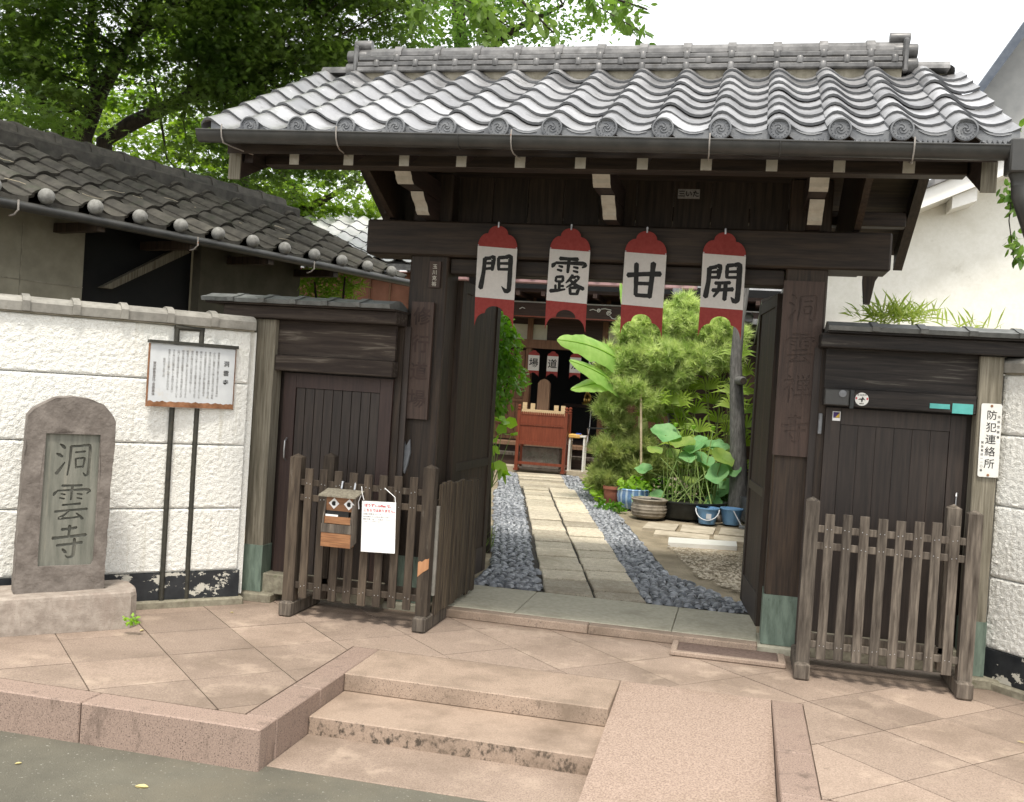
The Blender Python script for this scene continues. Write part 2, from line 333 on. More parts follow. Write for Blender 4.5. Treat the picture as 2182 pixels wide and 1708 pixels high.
M['slab'] = mk('sandy_path_stone', two((.40, .35, .26), (.58, .52, .41)), 22, rough=.85, bump=.5, bscale=90, bdist=.006, rnd=.3, speck=(130, (.17, .145, .105), .58), stain=[(2.2, (.3, .25, .175), .5, .78)])
M['pebble'] = mk('dark_pebble', two((.085, .095, .108), (.27, .285, .305)), 3, rough=.28, rnd=.45, spec=.5, detail=2)
M['pebble_all'] = mk('dark_pebbles_far', two((.07, .079, .09), (.35, .365, .39), .36, .64), 26, rough=.3, spec=.5, detail=1)
M['mortar_dark'] = mk('pebble_bed', two((.028, .025, .021), (.06, .053, .043)), 20, rough=.95)
M['soil'] = mk('bare_earth', two((.2, .165, .11), (.34, .285, .2)), 3, rough=.95, bump=.8, bscale=50, bdist=.02, stain=[(14, (.12, .09, .06), .6, .72)])
M['flag'] = mk('flagstone', two((.36, .31, .23), (.52, .46, .36)), 8, rough=.85, bump=.4, bscale=60, bdist=.006, rnd=.12)
M['wood_gate'] = mk('dark_gate_timber', two((.018, .012, .008), (.054, .035, .022)), 5, (9, 9, .55), rough=.62, bump=.35, bdist=.004, rnd=.2)
M['wood_gate_x'] = mk('dark_gate_beam', two((.016, .011, .008), (.048, .032, .021)), 5, (.55, 9, 9), rough=.65, bump=.35, bdist=.004, rnd=.2)
M['wood_gate_y'] = mk('dark_rafter_timber', two((.018, .012, .01), (.045, .028, .022)), 5, (9, .6, 9), rough=.65, bump=.3, bdist=.004)
M['wood_board'] = mk('brown_name_board', two((.042, .026, .019), (.08, .049, .036)), 5, (10, 10, .5), rough=.6, bump=.35, bdist=.003)
M['wood_door'] = mk('dark_door_plank', two((.022, .0165, .0135), (.046, .033, .026)), 6, (9, 9, .5), rough=.5, bump=.25, bdist=.003, rnd=.14)
M['wood_plum'] = mk('plum_door_frame', two((.03, .017, .0145), (.052, .03, .024)), 6, (9, 9, .5), rough=.5, bump=.2, bdist=.003)
M['wood_grey'] = mk('weathered_grey_post', two((.12, .105, .075), (.26, .235, .18)), 7, (10, 10, .45), rough=.9, bump=.6, bdist=.006, stain=[(6, (.07, .055, .04), .62, .78, (6, 6, .6))])
M['wood_streak'] = mk('streaked_beam', [(.42, (.026, .018, .014)), (.58, (.05, .037, .028)), (.78, (.2, .175, .14))], 4.2, (.45, 5, 7), rough=.85, bump=.8, bdist=.006, dist=.6)
M['wood_fence'] = mk('weathered_picket', two((.026, .018, .0125), (.1, .076, .053), .3, .74), 5, (9, 9, .8), rough=.88, bump=.7, bdist=.005, rnd=.28, stain=[(5, (.2, .185, .155), .62, .85, (5, 5, 1))])
M['wood_fence_r'] = mk('weathered_picket_brown', [(.3, (.036, .027, .02)), (.5, (.1, .083, .066)), (.75, (.215, .18, .142))], 5, (9, 9, .8), rough=.88, bump=.7, bdist=.005, rnd=.3, stain=[(4, (.24, .15, .09), .66, .8, (4, 4, .6))])  # weathered wood, tone raised to carry lens haze over the right fence
M['wood_raw'] = mk('scuffed_orange_wood', two((.30, .14, .06), (.42, .22, .11)), 6, (8, 8, .6), rough=.8, bump=.4, bdist=.004)
M['wood_plankscreen'] = mk('old_close_planks', two((.028, .02, .015), (.13, .10, .062), .35, .75), 5, (12, 12, .7), rough=.9, bump=.8, bdist=.006, rnd=.3)
M['white_end'] = mk('white_paint_ends', two((.44, .41, .345), (.54, .51, .44)), 20, rough=.85, stain=[(30, (.16, .13, .1), .66, .72)])
M['tile'] = mk('silver_roof_tile', two((.32, .317, .32), (.45, .446, .446)), 5, rough=.38, rnd=.3, spec=.7, metal=.72, rvar=.16, stain=[(7, (.2, .195, .19), .56, .72), (22, (.75, .74, .72), .62, .7)])
M['tile_front'] = mk('roof_tile_face', two((.12, .125, .135), (.19, .195, .2)), 12, rough=.55, rnd=.12, spec=.5, bump=.3, bscale=120, bdist=.004)
M['tile_ridge'] = mk('ridge_tile', two((.075, .074, .073), (.2, .195, .19), .35, .7), 9, rough=.4, rnd=.2, spec=.55, metal=.2, stain=[(12, (.07, .066, .06), .55, .7), (25, (.45, .44, .42), .68, .76)])
M['plaster_old'] = mk('old_roof_mortar', two((.22, .2, .15), (.34, .31, .245)), 14, rough=.95, bump=.5, bdist=.01, stain=[(18, (.12, .1, .08), .6, .7)])
M['tile_old'] = mk('mossy_old_tile', two((.027, .024, .019), (.068, .062, .05)), 9, rough=.75, rnd=.2, bump=.3, bdist=.006, stain=[(7, (.03, .034, .02), .55, .72), (40, (.12, .115, .1), .68, .74)])  # dirt and moss stains, base colour also deepened for tree shade
M['tile_cop'] = mk('grey_coping_tile', two((.2, .19, .165), (.3, .285, .25)), 14, rough=.7, rnd=.1, spec=.4, stain=[(10, (.17, .155, .13), .58, .75)])
M['tile_cop_d'] = mk('dark_coping_tile', two((.09, .095, .09), (.17, .175, .17)), 14, rough=.5, rnd=.12, spec=.5, stain=[(10, (.06, .065, .055), .58, .75)])
M['stucco'] = mk('white_stucco', two((.74, .73, .67), (.82, .81, .76)), 40, rough=.9, bump=.9, bscale=110, bdist=.008, stain=[(1.2, (.68, .66, .58), .55, .8), (5, (.56, .53, .44), .57, .8, (3, 3, .16))])
M['stucco_r'] = mk('cream_house_wall', two((.72, .71, .64), (.78, .77, .71)), 30, rough=.9, bump=.15, bscale=120, bdist=.004, stain=[(.8, (.58, .56, .48), .5, .75), (2.5, (.4, .38, .3), .64, .85)])
M['dado'] = mk('peeling_black_paint', two((.012, .014, .017), (.028, .031, .034)), 10, rough=.45, stain=[(5.5, (.52, .5, .43), .565, .575, (1, 1, 1.4))])
M['copper'] = mk('verdigris_copper', two((.10, .135, .105), (.19, .25, .2)), 6, (5, 5, 1), rough=.7, stain=[(5, (.11, .13, .1), .6, .75, (3, 3, .6))])
M['stone'] = mk('monument_stone', two((.12, .102, .088), (.2, .174, .152)), 11, rough=.9, bump=.6, bscale=38, bdist=.01, stain=[(4, (.09, .07, .058), .55, .75), (60, (.36, .33, .3), .72, .76)])
M['stone_panel'] = mk('green_grey_panel', two((.125, .128, .105), (.2, .198, .165)), 7, (4, 4, .5), rough=.85, bump=.3, bscale=50, bdist=.005, stain=[(6, (.27, .25, .2), .6, .8, (4, 4, .3))])
M['stone_cut'] = mk('cut_letter_stone', two((.115, .115, .095), (.19, .185, .155)), 12, rough=.9)
M['base'] = mk('pale_base_stone', two((.25, .21, .175), (.38, .33, .28)), 16, rough=.9, bump=.4, bscale=110, bdist=.006, speck=(140, (.2, .15, .12), .63), stain=[(4, (.25, .2, .165), .52, .75, (2, 2, .6))])
M['found'] = mk('old_foundation', two((.17, .15, .11), (.29, .27, .2)), 20, rough=.95, bump=.6, bdist=.012, stain=[(8, (.12, .13, .07), .58, .7)])
M['iron'] = mk('dark_iron', two((.028, .028, .022), (.05, .046, .034)), 30, rough=.55, stain=[(12, (.12, .06, .03), .66, .75)])
M['steel'] = mk('steel', two((.45, .45, .46), (.6, .6, .6)), 20, rough=.3, metal=.9)
M['gutter'] = mk('brown_gutter', two((.032, .032, .03), (.05, .048, .044)), 10, rough=.42, spec=.5)
M['hook'] = mk('rusty_white_hook', two((.24, .22, .195), (.36, .33, .3)), 20, rough=.7, stain=[(30, (.3, .12, .06), .6, .66)])
M['signface'] = mk('faded_sign_enamel', two((.55, .57, .58), (.66, .68, .68)), 6, rough=.35, stain=[(9, (.6, .55, .45), .6, .8)])
M['rust'] = mk('rust', two((.16, .07, .03), (.33, .16, .08)), 20, rough=.9)
M['ink'] = mk('black_ink', two((.012, .012, .011), (.024, .023, .022)), 40, rough=.8)
M['ink_faint'] = mk('faded_ink', two((.16, .15, .14), (.27, .26, .25)), 60, rough=.8)
M['red_cloth'] = mk('red_banner_cloth', two((.30, .05, .043), (.35, .065, .056)), 50, rough=.9, transl=.25)
M['white_cloth'] = mk('white_banner_cloth', two((.65, .62, .585), (.7, .67, .635)), 50, rough=.9, transl=.25)
M['paper'] = mk('white_paper', two((.84, .84, .83), (.88, .88, .87)), 20, rough=.3)
M['paper_red'] = mk('red_print', two((.5, .06, .08), (.56, .09, .1)), 20, rough=.5)
M['orange_wood'] = mk('varnished_box_wood', two((.19, .085, .038), (.33, .16, .072)), 6, (1.2, 9, 9), rough=.45, bump=.2, bdist=.002)
M['red_wood'] = mk('lacquered_red_wood', two((.15, .036, .019), (.225, .06, .031)), 6, (8, 8, .7), rough=.4)
M['brown_panel'] = mk('temple_brown_panel', two((.13, .062, .032), (.2, .098, .05)), 5, (8, 8, .5), rough=.6, rnd=.12)
M['temple_dark'] = mk('temple_dark_timber', two((.03, .016, .012), (.06, .032, .023)), 5, (.6, 8, 8), rough=.6)
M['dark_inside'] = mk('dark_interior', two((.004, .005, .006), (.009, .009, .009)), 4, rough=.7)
M['cream'] = mk('cream_plaster', two((.5, .47, .36), (.56, .53, .42)), 10, rough=.9)
M['pinkgutter'] = mk('mauve_gutter', two((.33, .19, .19), (.4, .25, .25)), 10, rough=.5)
M['pale_wood'] = mk('pale_new_wood', two((.55, .4, .22), (.66, .5, .3)), 5, (1, 8, 8), rough=.6)
M['stupa'] = mk('stupa_wood', two((.16, .09, .055), (.25, .15, .09)), 6, (9, 9, .5), rough=.7)
M['gold'] = mk('gold', two((.5, .32, .08), (.7, .48, .14)), 20, rough=.3, metal=.9)
M['blue_glaze'] = mk('blue_striped_glaze', two((.1, .2, .42), (.2, .34, .55)), 20, rough=.2, spec=.6)
M['blue_pale'] = mk('pale_blue_glaze', two((.38, .52, .66), (.5, .62, .74)), 20, rough=.2, spec=.6)
M['pot_ring'] = mk('ringed_pot_clay', two((.16, .135, .105), (.34, .3, .24)), 9, rough=.6, stain=[(6, (.1, .085, .065), .55, .7)])
M['terracotta'] = mk('terracotta', two((.25, .09, .055), (.33, .13, .085)), 14, rough=.9)
M['black_plastic'] = mk('black_plastic', two((.012, .014, .014), (.03, .034, .032)), 10, rough=.4)
M['bucket'] = mk('blue_bucket_plastic', two((.15, .3, .5), (.18, .35, .56)), 6, rough=.35)
M['bucket_grey'] = mk('pale_plastic', two((.5, .52, .55), (.58, .6, .62)), 6, rough=.4)
M['bark'] = mk('dark_maple_bark', two((.02, .016, .011), (.055, .044, .03)), 9, (3, 3, .8), rough=.95, bump=.8, bdist=.02)
M['bark_grey'] = mk('grey_trunk', two((.085, .082, .076), (.18, .175, .165)), 14, (3, 3, .7), rough=.9, bump=.8, bdist=.015, stain=[(5, (.05, .05, .045), .55, .7, (2, 2, .4))])
M['cane'] = mk('green_cane', two((.12, .16, .04), (.22, .26, .08)), 10, rough=.6)
M['bamboo'] = mk('bamboo_stake', two((.45, .36, .24), (.58, .48, .34)), 10, rough=.6)
def leafm(n, a, b, tr=.35, rough=.5, sc=1.3): return mk(n, two(a, b, .35, .65), sc, rough=rough, transl=tr, spec=.35, detail=3)
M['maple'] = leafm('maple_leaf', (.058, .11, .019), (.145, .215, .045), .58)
M['maple_lit'] = leafm('backlit_maple_leaf', (.13, .23, .025), (.25, .35, .055), .55)  # brighter copy of the maple leaf, backlight put into its colour
M['cherry'] = leafm('cherry_leaf', (.09, .17, .03), (.19, .28, .06), .45)
M['bush'] = leafm('glossy_bush_leaf', (.08, .2, .02), (.17, .32, .04), .4, .35)
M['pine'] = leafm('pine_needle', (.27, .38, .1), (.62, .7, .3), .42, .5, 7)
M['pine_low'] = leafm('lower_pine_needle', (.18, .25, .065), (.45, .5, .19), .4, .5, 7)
M['palm'] = leafm('palm_blade', (.16, .28, .03), (.36, .48, .08), .4)
M['banana'] = leafm('banana_leaf', (.26, .46, .1), (.38, .56, .16), .5, .45, 5)
M['lotus'] = leafm('lotus_leaf', (.14, .34, .12), (.25, .46, .19), .35, .6, 5)
M['lotus_y'] = leafm('yellowing_lotus_leaf', (.16, .27, .05), (.27, .36, .08), .35, .6, 5)
M['stalk'] = mk('lotus_stalk', two((.12, .2, .05), (.22, .3, .08)), 10, rough=.6)
M['bambooleaf'] = leafm('dwarf_bamboo_leaf', (.16, .25, .035), (.36, .44, .11), .45)
M['grass'] = leafm('grass_blade', (.08, .15, .025), (.18, .25, .06), .3)
M['fern'] = leafm('bright_weed', (.2, .38, .03), (.3, .48, .06), .4)
M['teal'] = mk('teal_plate', two((.08, .36, .33), (.1, .42, .39)), 20, rough=.4)
M['enamel'] = mk('white_enamel', two((.72, .71, .66), (.78, .77, .73)), 10, rough=.3)
M['roof_dark'] = mk('far_dark_roof', two((.06, .075, .10), (.1, .115, .14)), 8, rough=.6)
M['grey_wall'] = mk('far_grey_wall', two((.36, .36, .35), (.44, .44, .42)), 5, rough=.9)
M['old_wall'] = mk('brownish_plaster', two((.24, .22, .165), (.33, .305, .23)), 5, rough=.95)
M['brown_wall'] = mk('rust_brown_cladding', two((.2, .085, .05), (.27, .12, .075)), 5, rough=.8)
M['doormat'] = mk('brown_mat', two((.11, .075, .06), (.17, .12, .1)), 40, rough=.95, bump=.5, bscale=200)
M['dryleaf'] = mk('dry_leaf', two((.5, .45, .2), (.62, .5, .24)), 30, rough=.7)
M['green_fence'] = mk('green_mesh', two((.08, .5, .16), (.1, .6, .2)), 10, rough=.6)
M['dark_wall'] = mk('shaded_plaster', two((.075, .07, .05), (.11, .10, .075)), 5, rough=.95)  # darker copy of the old house plaster, shade put into its colour
M['dry_twig'] = mk('dry_twig', two((.3, .26, .18), (.42, .37, .28)), 20, rough=.9)
M['tile_ball'] = mk('round_ball_tile', two((.17, .165, .15), (.27, .265, .245)), 30, rough=.7, rnd=.1, stain=[(40, (.1, .1, .08), .6, .7)])
M['tile_pale'] = mk('pale_grey_tile', two((.45, .45, .45), (.55, .55, .55)), 8, rough=.4, rnd=.1)  # light grey tile of the brown house
M['granite_ramp'] = mk('rough_pink_granite', two((.235, .17, .132), (.39, .298, .238), .36, .64), 115, rough=.85, detail=2, bump=.4, bscale=160, bdist=.004, speck=(120, (.15, .1, .08), .63), stain=[(1.1, (.2, .145, .1), .5, .78)])
M['cherry_mid'] = leafm('broadleaf', (.07, .15, .025), (.17, .28, .05), .45)
M['vine'] = leafm('vine_leaf', (.06, .13, .02), (.17, .28, .05), .35, .4, 6)
M['wood_faded'] = mk('faded_brush_ink', two((.03, .018, .014), (.055, .032, .025)), 12, rough=.7)
M['granite_riser1'] = mk('lightly_stained_granite', two((.29, .215, .162), (.39, .3, .23)), 120, rough=.75, rnd=.05, detail=3, bump=.2, bscale=300, bdist=.002, speck=(150, (.085, .06, .045), .6), stain=[(22, (.07, .052, .04), .58, .7, (1, .3, .6), True), (2, (.18, .135, .098), .45, .7)])
# ------------------------------------------------------------------ ground, road, terrace
ZR = -0.19
mb = MB(); mb.add([(-400, -300, ZR), (400, -300, ZR), (400, 500, ZR), (-400, 500, ZR)], [(0, 1, 2, 3)])
struct(mb.build('road', M['asphalt']))
mb = MB()
mb.box(-9, -2.03, 4.15, 7.4, ZR - .05, -.014); mb.box(-2.028, .29, 5.63, 7.4, ZR - .05, -.014); mb.box(.292, 9, 4.15, 7.4, ZR - .05, -.014)
terrace = struct(mb.build('terrace', M['joint']))
# diamond paving: squares of 0.49 m set at 45 degrees
PD, C0, E0 = .69, 1.304, 7.99; g = .003
for i in range(-4, 16):
    for j in range(-8, 14):
        c = C0 + PD * i; e = E0 - PD * j
        k = g * 1.414
        P = lambda cc, ee: ((cc - ee) / 2, (cc + ee) / 2)
        poly = [P(c + k, e - k), P(c + PD - k, e - k), P(c + PD - k, e - PD + k), P(c + k, e - PD + k)]
        xs = [p[0] for p in poly]; ys = [p[1] for p in poly]
        if max(ys) < 4.28 or min(ys) > 7.3 or max(xs) < -6.5 or min(xs) > 4: continue
        yt = 6.595 if True else 7
        parts = []
        q = clip(clip(poly, 0, -1, -4.292), 0, 1, 6.9)
        if not q: continue
        if max(xs) < -2.162 or min(ys) > 5.623 or min(xs) > .422: parts = [q]
        else:
            a = clip(q, 1, 0, -2.162); b = clip(clip(clip(q, -1, 0, 2.162), 0, -1, -5.623), 1, 0, .422); d = clip(q, -1, 0, -.422)
            parts = [a, b, d]
        mb = MB(); tot = 0
        for q in parts:
            # keep slabs out from under the threshold
            if len(q) < 3 or area(q) < .0002: continue
            tot += area(q); hz_ = random.uniform(-.0012, .0012)
            mb.prism(q, lambda a, b, h: (a, b, h), -.03, hz_)
        if tot > .0004: mb.build('paving_slab', M['granite'], terrace)
kerb = lambda x0, x1, y0, y1, z0=ZR - .03, z1=0.001: MB().box(x0, x1, y0, y1, z0, z1, bev=.006).build('kerb_stone', M['granite_kerb'], terrace)
xs = [-7.6, -6.4, -5.25, -4.1, -2.915, -2.0 + .003]
for a, b in zip(xs[:-1], xs[1:]): kerb(a + .003, b - .003, 4.125, 4.287)
kerb(-2.158, -1.998, 4.29, 4.777); kerb(-2.158, -1.998, 4.783, 5.618)
kerb(.256, .418, 4.29, 4.812); kerb(.256, .418, 4.818, 5.62)
for a, b in zip([.256, 1.2, 2.4, 3.6, 4.8], [1.194, 2.394, 3.594, 4.794, 6]): kerb(a, b, 4.125, 4.287)
steps = thing('granite_steps', (-1.28, 4.7, ZR), 'pink granite steps between the kerb and the ramp, dark stained risers', 'steps')
MB().box(-1.996, -.563, 5.09, 5.618, -.095, .001, bev=.005).build('step', M['granite_riser1'], steps)
MB().box(-1.996, -.563, 4.646, 5.2, ZR, -.0955, bev=.005).build('step', M['granite_riser'], steps)
MB().box(-1.996, -.563, 4.2, 4.7, ZR - .03, ZR + .005, bev=.003).build('apron', M['granite'], steps)
mb = MB(); mb.prism([(5.622, 0.0), (3.25, ZR + .004), (3.25, ZR - .05), (5.622, ZR - .05)], lambda a, b, h: (h, a, b), -.56, .252)
o = mb.build('ramp', M['granite_ramp'] if 'granite_ramp' in M else M['granite']); struct(o)
# low metal edged mat on the terrace
t = thing('entrance_mat', (-.05, 6.44, 0), 'low brown mat in a stone frame below the right gate post', 'mat')
MB().box(-.34, .36, 6.3, 6.345, 0.002, .032, bev=.006).box(-.34, -.30, 6.348, 6.598, .002, .032, bev=.006).box(.315, .36, 6.348, 6.56, .002, .032, bev=.006).build('frame', M['granite'], t)
MB().box(-.298, .313, 6.348, 6.598, .002, .022).build('mat', M['doormat'], t)
# threshold
thr = thing('threshold', (-.9, 7, 0), 'broad pale stone threshold with a pink granite edge in the gateway', 'threshold')
for a, b in ((-2.02, -.902), (-.898, .19)): MB().box(a, b, 6.6, 6.704, 0, .058, bev=.006).build('edge_stone', M['granite_riser1'], thr)
for a, b in ((-2.02, -1.43), (-1.426, -.362), (-.358, .19)): MB().box(a, b, 6.706, 7.5, 0, .06, bev=.004).build('threshold_stone', M['thr'], thr)
# courtyard, rising gently to the temple
def zc(y): return .055 + .0135 * (y - 7.45)
ys = np.linspace(7.0, 30, 24); xs = np.linspace(-9, 9, 37); mb = MB(); vs = []; n = len(xs)
for y in ys:
    for x in xs: vs.append((x, y, zc(y) - .022 + .006 * noise.noise((x * 2, y * 2, 0))))
mb.add(vs, [(j * n + i, j * n + i + 1, (j + 1) * n + i + 1, (j + 1) * n + i) for j in range(len(ys) - 1) for i in range(n - 1)], 0, True)
yard = struct(mb.build('courtyard_ground', M['soil']))
# stone path, two columns of slabs, running slightly to the left
PD_ = Vector((-.237, .9715, 0)); PX = Vector((.9715, .237, 0)); P0 = Vector((-.986, 7.52, 0))
def ppt(u, v, h=0):
    p = P0 + PX * u + PD_ * v; return Vector((p.x, p.y, zc(p.y) + h))
mb = MB(); mb.prism([(-1.02, -.25), (1.22, -.25), (.76, 1.15), (.75, 6.9), (.6, 9.3), (-.73, 9.3), (-.80, 1.0)], lambda a, b, h: ppt(a, b, h), -.06, -.016)
path = struct(mb.build('stone_path', M['mortar_dark']))
rr = random.Random(3)
for side in (-1, 1):
    v = -.02 if side < 0 else -.1
    while v < 9.25:
        L = rr.uniform(.27, .44)
        wide = v > 7.0
        a, b = (-.372 - (0 if not wide else -.0), -.012) if side < 0 else (.012, .378 - (.07 if wide else 0))
        if wide:
            if side > 0: v += L; continue
            a, b = -.42, .3; L *= .6
        v1 = min(v + L, 9.3)
        jt = lambda: rr.uniform(-.008, .008)
        poly = [(a + jt(), max(v, -.03 + .1 * 0) + .016), (b + jt(), max(v, -.03) + .016 + jt()), (b + jt(), v1 - .016 + jt()), (a + jt(), v1 - .016)]
        # keep the first row clear of the threshold
        poly = [(p[0], max(p[1], .005 - .244 * p[0])) for p in poly]
        if area(poly) > .01:
            top = [(p[0] + (.009 if p[0] < (a + b) / 2 else -.009), p[1] + (.01 if p[1] < (v + v1) / 2 else -.01)) for p in poly]; h = rr.uniform(.0, .016); mb = MB()
            vsl = [ppt(*p, -.03) for p in poly] + [ppt(*p, h - .006) for p in poly] + [ppt(*p, h) for p in top]
            mb.add(vsl, [(0, 1, 5, 4), (1, 2, 6, 5), (2, 3, 7, 6), (3, 0, 4, 7), (4, 5, 9, 8), (5, 6, 10, 9), (6, 7, 11, 10), (7, 4, 8, 11), (8, 9, 10, 11)])
            mb.build('path_slab', M['slab'], path)
        v = v1
# pebble borders: low domes packed on edge
def dome(n=7):
    vs = [(0, 0, .5)]; fs = []
    for k in range(n): a = 2 * math.pi * k / n; vs.append((.62 * math.cos(a), .62 * math.sin(a), .36))
    for k in range(n): a = 2 * math.pi * (k + .5) / n; vs.append((math.cos(a), math.sin(a), -.15))
    for k in range(n):
        fs += [(0, 1 + k, 1 + (k + 1) % n), (1 + k, 1 + n + k, 1 + (k + 1) % n), (1 + (k + 1) % n, 1 + n + k, 1 + n + (k + 1) % n)]
    return vs, fs
DV, DF = dome()
def left_edge(v): return -.372 - (.40 + max(0, 1.0 - v) * .24 if v < 6.6 else .34)
def right_edge(v):
    return (.378 + .36 + max(0, 1.15 - v) * .42) if v < 7 else .308 + .28
spots = []; rp_ = random.Random(11)
for side in (-1, 1):
    v = -.16
    while v < 9.2:
        s = .033 + .0004 * v if v < 6 else .035
        e0, e1 = (left_edge(v), (-.385 if v < 7 else -.43)) if side < 0 else ((.392 if v < 7 else .315), right_edge(v))
        u = e0 + rp_.uniform(0, s)
        while u < e1 - s * .6:
            if v > .02 - .244 * u + .02: spots.append((v, u + rp_.uniform(-.014, .014), v + rp_.uniform(-.008, .008), s * rp_.uniform(.75, 1.25), rp_.uniform(.42, .62)))
            u += s * 2.2
        v += s * 1.02
spots.sort(key=lambda q: -(q[3] / (q[0] + 7) ** 1.0))
pm = bpy.data.meshes.new('pebble'); pm.from_pydata(DV, [], DF); pm.materials.append(M['pebble']); pm.polygons.foreach_set('use_smooth', [True] * len(DF))
V = []; 
for i, (v0_, u, v, s, fl) in enumerate(spots):
    c = ppt(u, v, -.004); Mx = Matrix.Translation(c) @ Matrix.Rotation(R(13.7) + rp_.uniform(-.5, .5), 4, 'Z') @ Matrix.Rotation(rp_.uniform(-.25, .25), 4, 'X') @ Matrix.Diagonal((s * 1.12, s * fl, s * rp_.uniform(.9, 1.4), 1))
    if i < 290: piece('pebble', pm, path, Mx)
    else: V.append(np.array([Mx @ Vector(p) for p in DV]))
V = np.array(V); nb = len(V); fa = np.array(DF); FF = (fa[None] + (np.arange(nb) * len(DV))[:, None, None]).reshape(-1)
me = bpy.data.meshes.new('pebbles'); me.vertices.add(nb * len(DV)); me.vertices.foreach_set('co', V.astype(np.float32).ravel())
nf = nb * len(DF); me.loops.add(nf * 3); me.loops.foreach_set('vertex_index', FF.astype(np.int32)); me.polygons.add(nf); me.polygons.foreach_set('loop_start', np.arange(0, nf * 3, 3, dtype=np.int32))
me.polygons.foreach_set('use_smooth', [True] * nf); me.materials.append(M['pebble_all']); me.update(calc_edges=True)
o = bpy.data.objects.new('pebbles', me); link(o, path); o['kind'] = 'stuff'
# flagstones in front of the pots, pale slab, crumbled earth
flags = [((-1.02, 11.35), (-.62, 11.9)), ((-.6, 11.35), (-.2, 11.95)), ((-.18, 11.4), (.3, 11.98)), ((.32, 11.4), (.8, 12)), ((-.86, 10.95), (-.25, 11.32)), ((-.22, 10.98), (.36, 11.36))]
for a, b in flags:
    mb = MB(); j = lambda: random.uniform(-.02, .02)
    mb.prism([(a[0] + .012, a[1] + .012 + j()), (b[0] - .012 + j(), a[1] + .012), (b[0] - .012, b[1] - .012 + j()), (a[0] + .012 + j(), b[1] - .012)], lambda p, q, h: (p, q, zc(q) + h), -.04, random.uniform(.004, .012)); mb.build('flagstone', M['flag'], yard)
mb = MB(); mb.prism([(-.65, 10.38), (.04, 10.56), (.03, 10.9), (-.67, 10.76)], lambda p, q, h: (p, q, zc(q) + h), -.03, .022); mb.build('pale_slab', M['enamel'], yard)
V = []
for i in range(2600):
    y = random.uniform(8.2, 10.6); x0 = -.986 - .2437 * (y - 7.52) + 1.02 + max(0, 8.8 - y) * .5; x = random.uniform(max(x0, -1), .5)
    if y > 10.3 and -.7 < x < .08: continue
    s = random.uniform(.006, .022) * (1 if random.random() < .9 else 1.7); c = np.array((x, y, zc(y) - .004)); a = random.uniform(0, 6.3); h = random.uniform(.2, .9)
    pts = [c + s * np.array((math.cos(a + k * 2.1) * random.uniform(.6, 1.4), math.sin(a + k * 2.1) * random.uniform(.6, 1.4), h * random.uniform(0, .8))) for k in range(3)]
    top = c + np.array((0, 0, s * h))
    for k in range(3): V += [pts[k], pts[(k + 1) % 3], top]
o = npmesh('crumbled_earth', np.array(V), 3, M['flag'], yard); o['kind'] = 'stuff'
# ------------------------------------------------------------------ temple gate
gate = thing('temple_gate', (-.92, 6.85, 0), 'dark timber temple gate with silver grey tiled roof and open doors', 'gate')
SL = .5                                    # roof slope (rise over run)
def zr(y): return 2.895 + SL * (y - 5.62)   # rafter centre line
def zt(y): return 3.0 + SL * (y - 5.45)     # tile bed
RX0, RX1, RY0, RY1 = -3.17, 1.225, 5.45, 7.12
DK, DKX, DKY, WE = M['wood_gate'], M['wood_gate_x'], M['wood_gate_y'], M['white_end']
for x0, x1 in ((-2.32, -2.045), (.215, .475)):
    p = MB().box(x0, x1, 6.68, 6.96, .05, 3.05, bev=.01).build('main_post', DK, gate)
    MB().box(x0 - .006, x1 + .006, 6.674, 6.966, .055, .375).build('copper_shoe', M['copper'], p)
    for k in range(4): MB().lathe([(.006, 0), (.006, .003), (.001, .005)], (x0 + .03 + k * (x1 - x0 - .06) / 3, 6.672, .345), 8, axis='y').build('rivet', M['copper'], p)
    MB().box(x0 - .04, x1 + .03, 6.64, 7.0, -.01, .052, bev=.012).build('base_stone', M['thr'], gate)
    MB().box(x0 + .04, x1 - .04, 8.05, 8.22, .05, 3.0, bev=.01).build('rear_post', DK, gate)
    MB().box(x0 + .06, x1 - .06, 6.97, 8.04, 2.1, 2.28, bev=.008).build('tie_beam', DKY, gate)
MB().box(-2.64, .842, 6.64, 6.93, 2.47, 2.712, bev=.012).build('crossbeam', DKX, gate)
MB().box(-2.04, .21, 6.72, 6.9, 2.36, 2.467, bev=.006).build('lintel', DKX, gate)
MB().box(-2.6, .8, 8.06, 8.2, 2.62, 2.8, bev=.01).build('rear_beam', DKX, gate)
for y in (5.95, 6.82, 8.12): MB().box(-3.06, 1.11, y - .06, y + .06, zr(min(y, 7.12 * 2 - y)) - .15, zr(min(y, 14.24 - y)) - .038, bev=.006).build('purlin', DKX, gate)
for x in (-2.47, .63):
    mb = MB(); mb.prism([(6.02, 2.99), (6.64, 2.73), (6.95, 2.72), (8.2, 2.8), (8.2, 2.97), (7.12, 3.6), (6.3, 3.1)], lambda a, b, h: (h, a, b), x - .02, x + .02); mb.build('gable_board', DK, gate)
for i in range(9):
    MB().box(-2.04 + .25 * i + .004, -2.04 + .25 * (i + 1) - .004, 6.83, 6.85, 2.715, 3.05).build('transom_board', DK, gate)
MB().prism([(.75, 2.62), (.865, 2.62), (.861, 2.54), (.828, 2.483), (.803, 2.326), (.766, 2.33), (.75, 2.48)], lambda a, b, h: (a, h, b), 7.28, 7.36).build('strut', DK, gate)
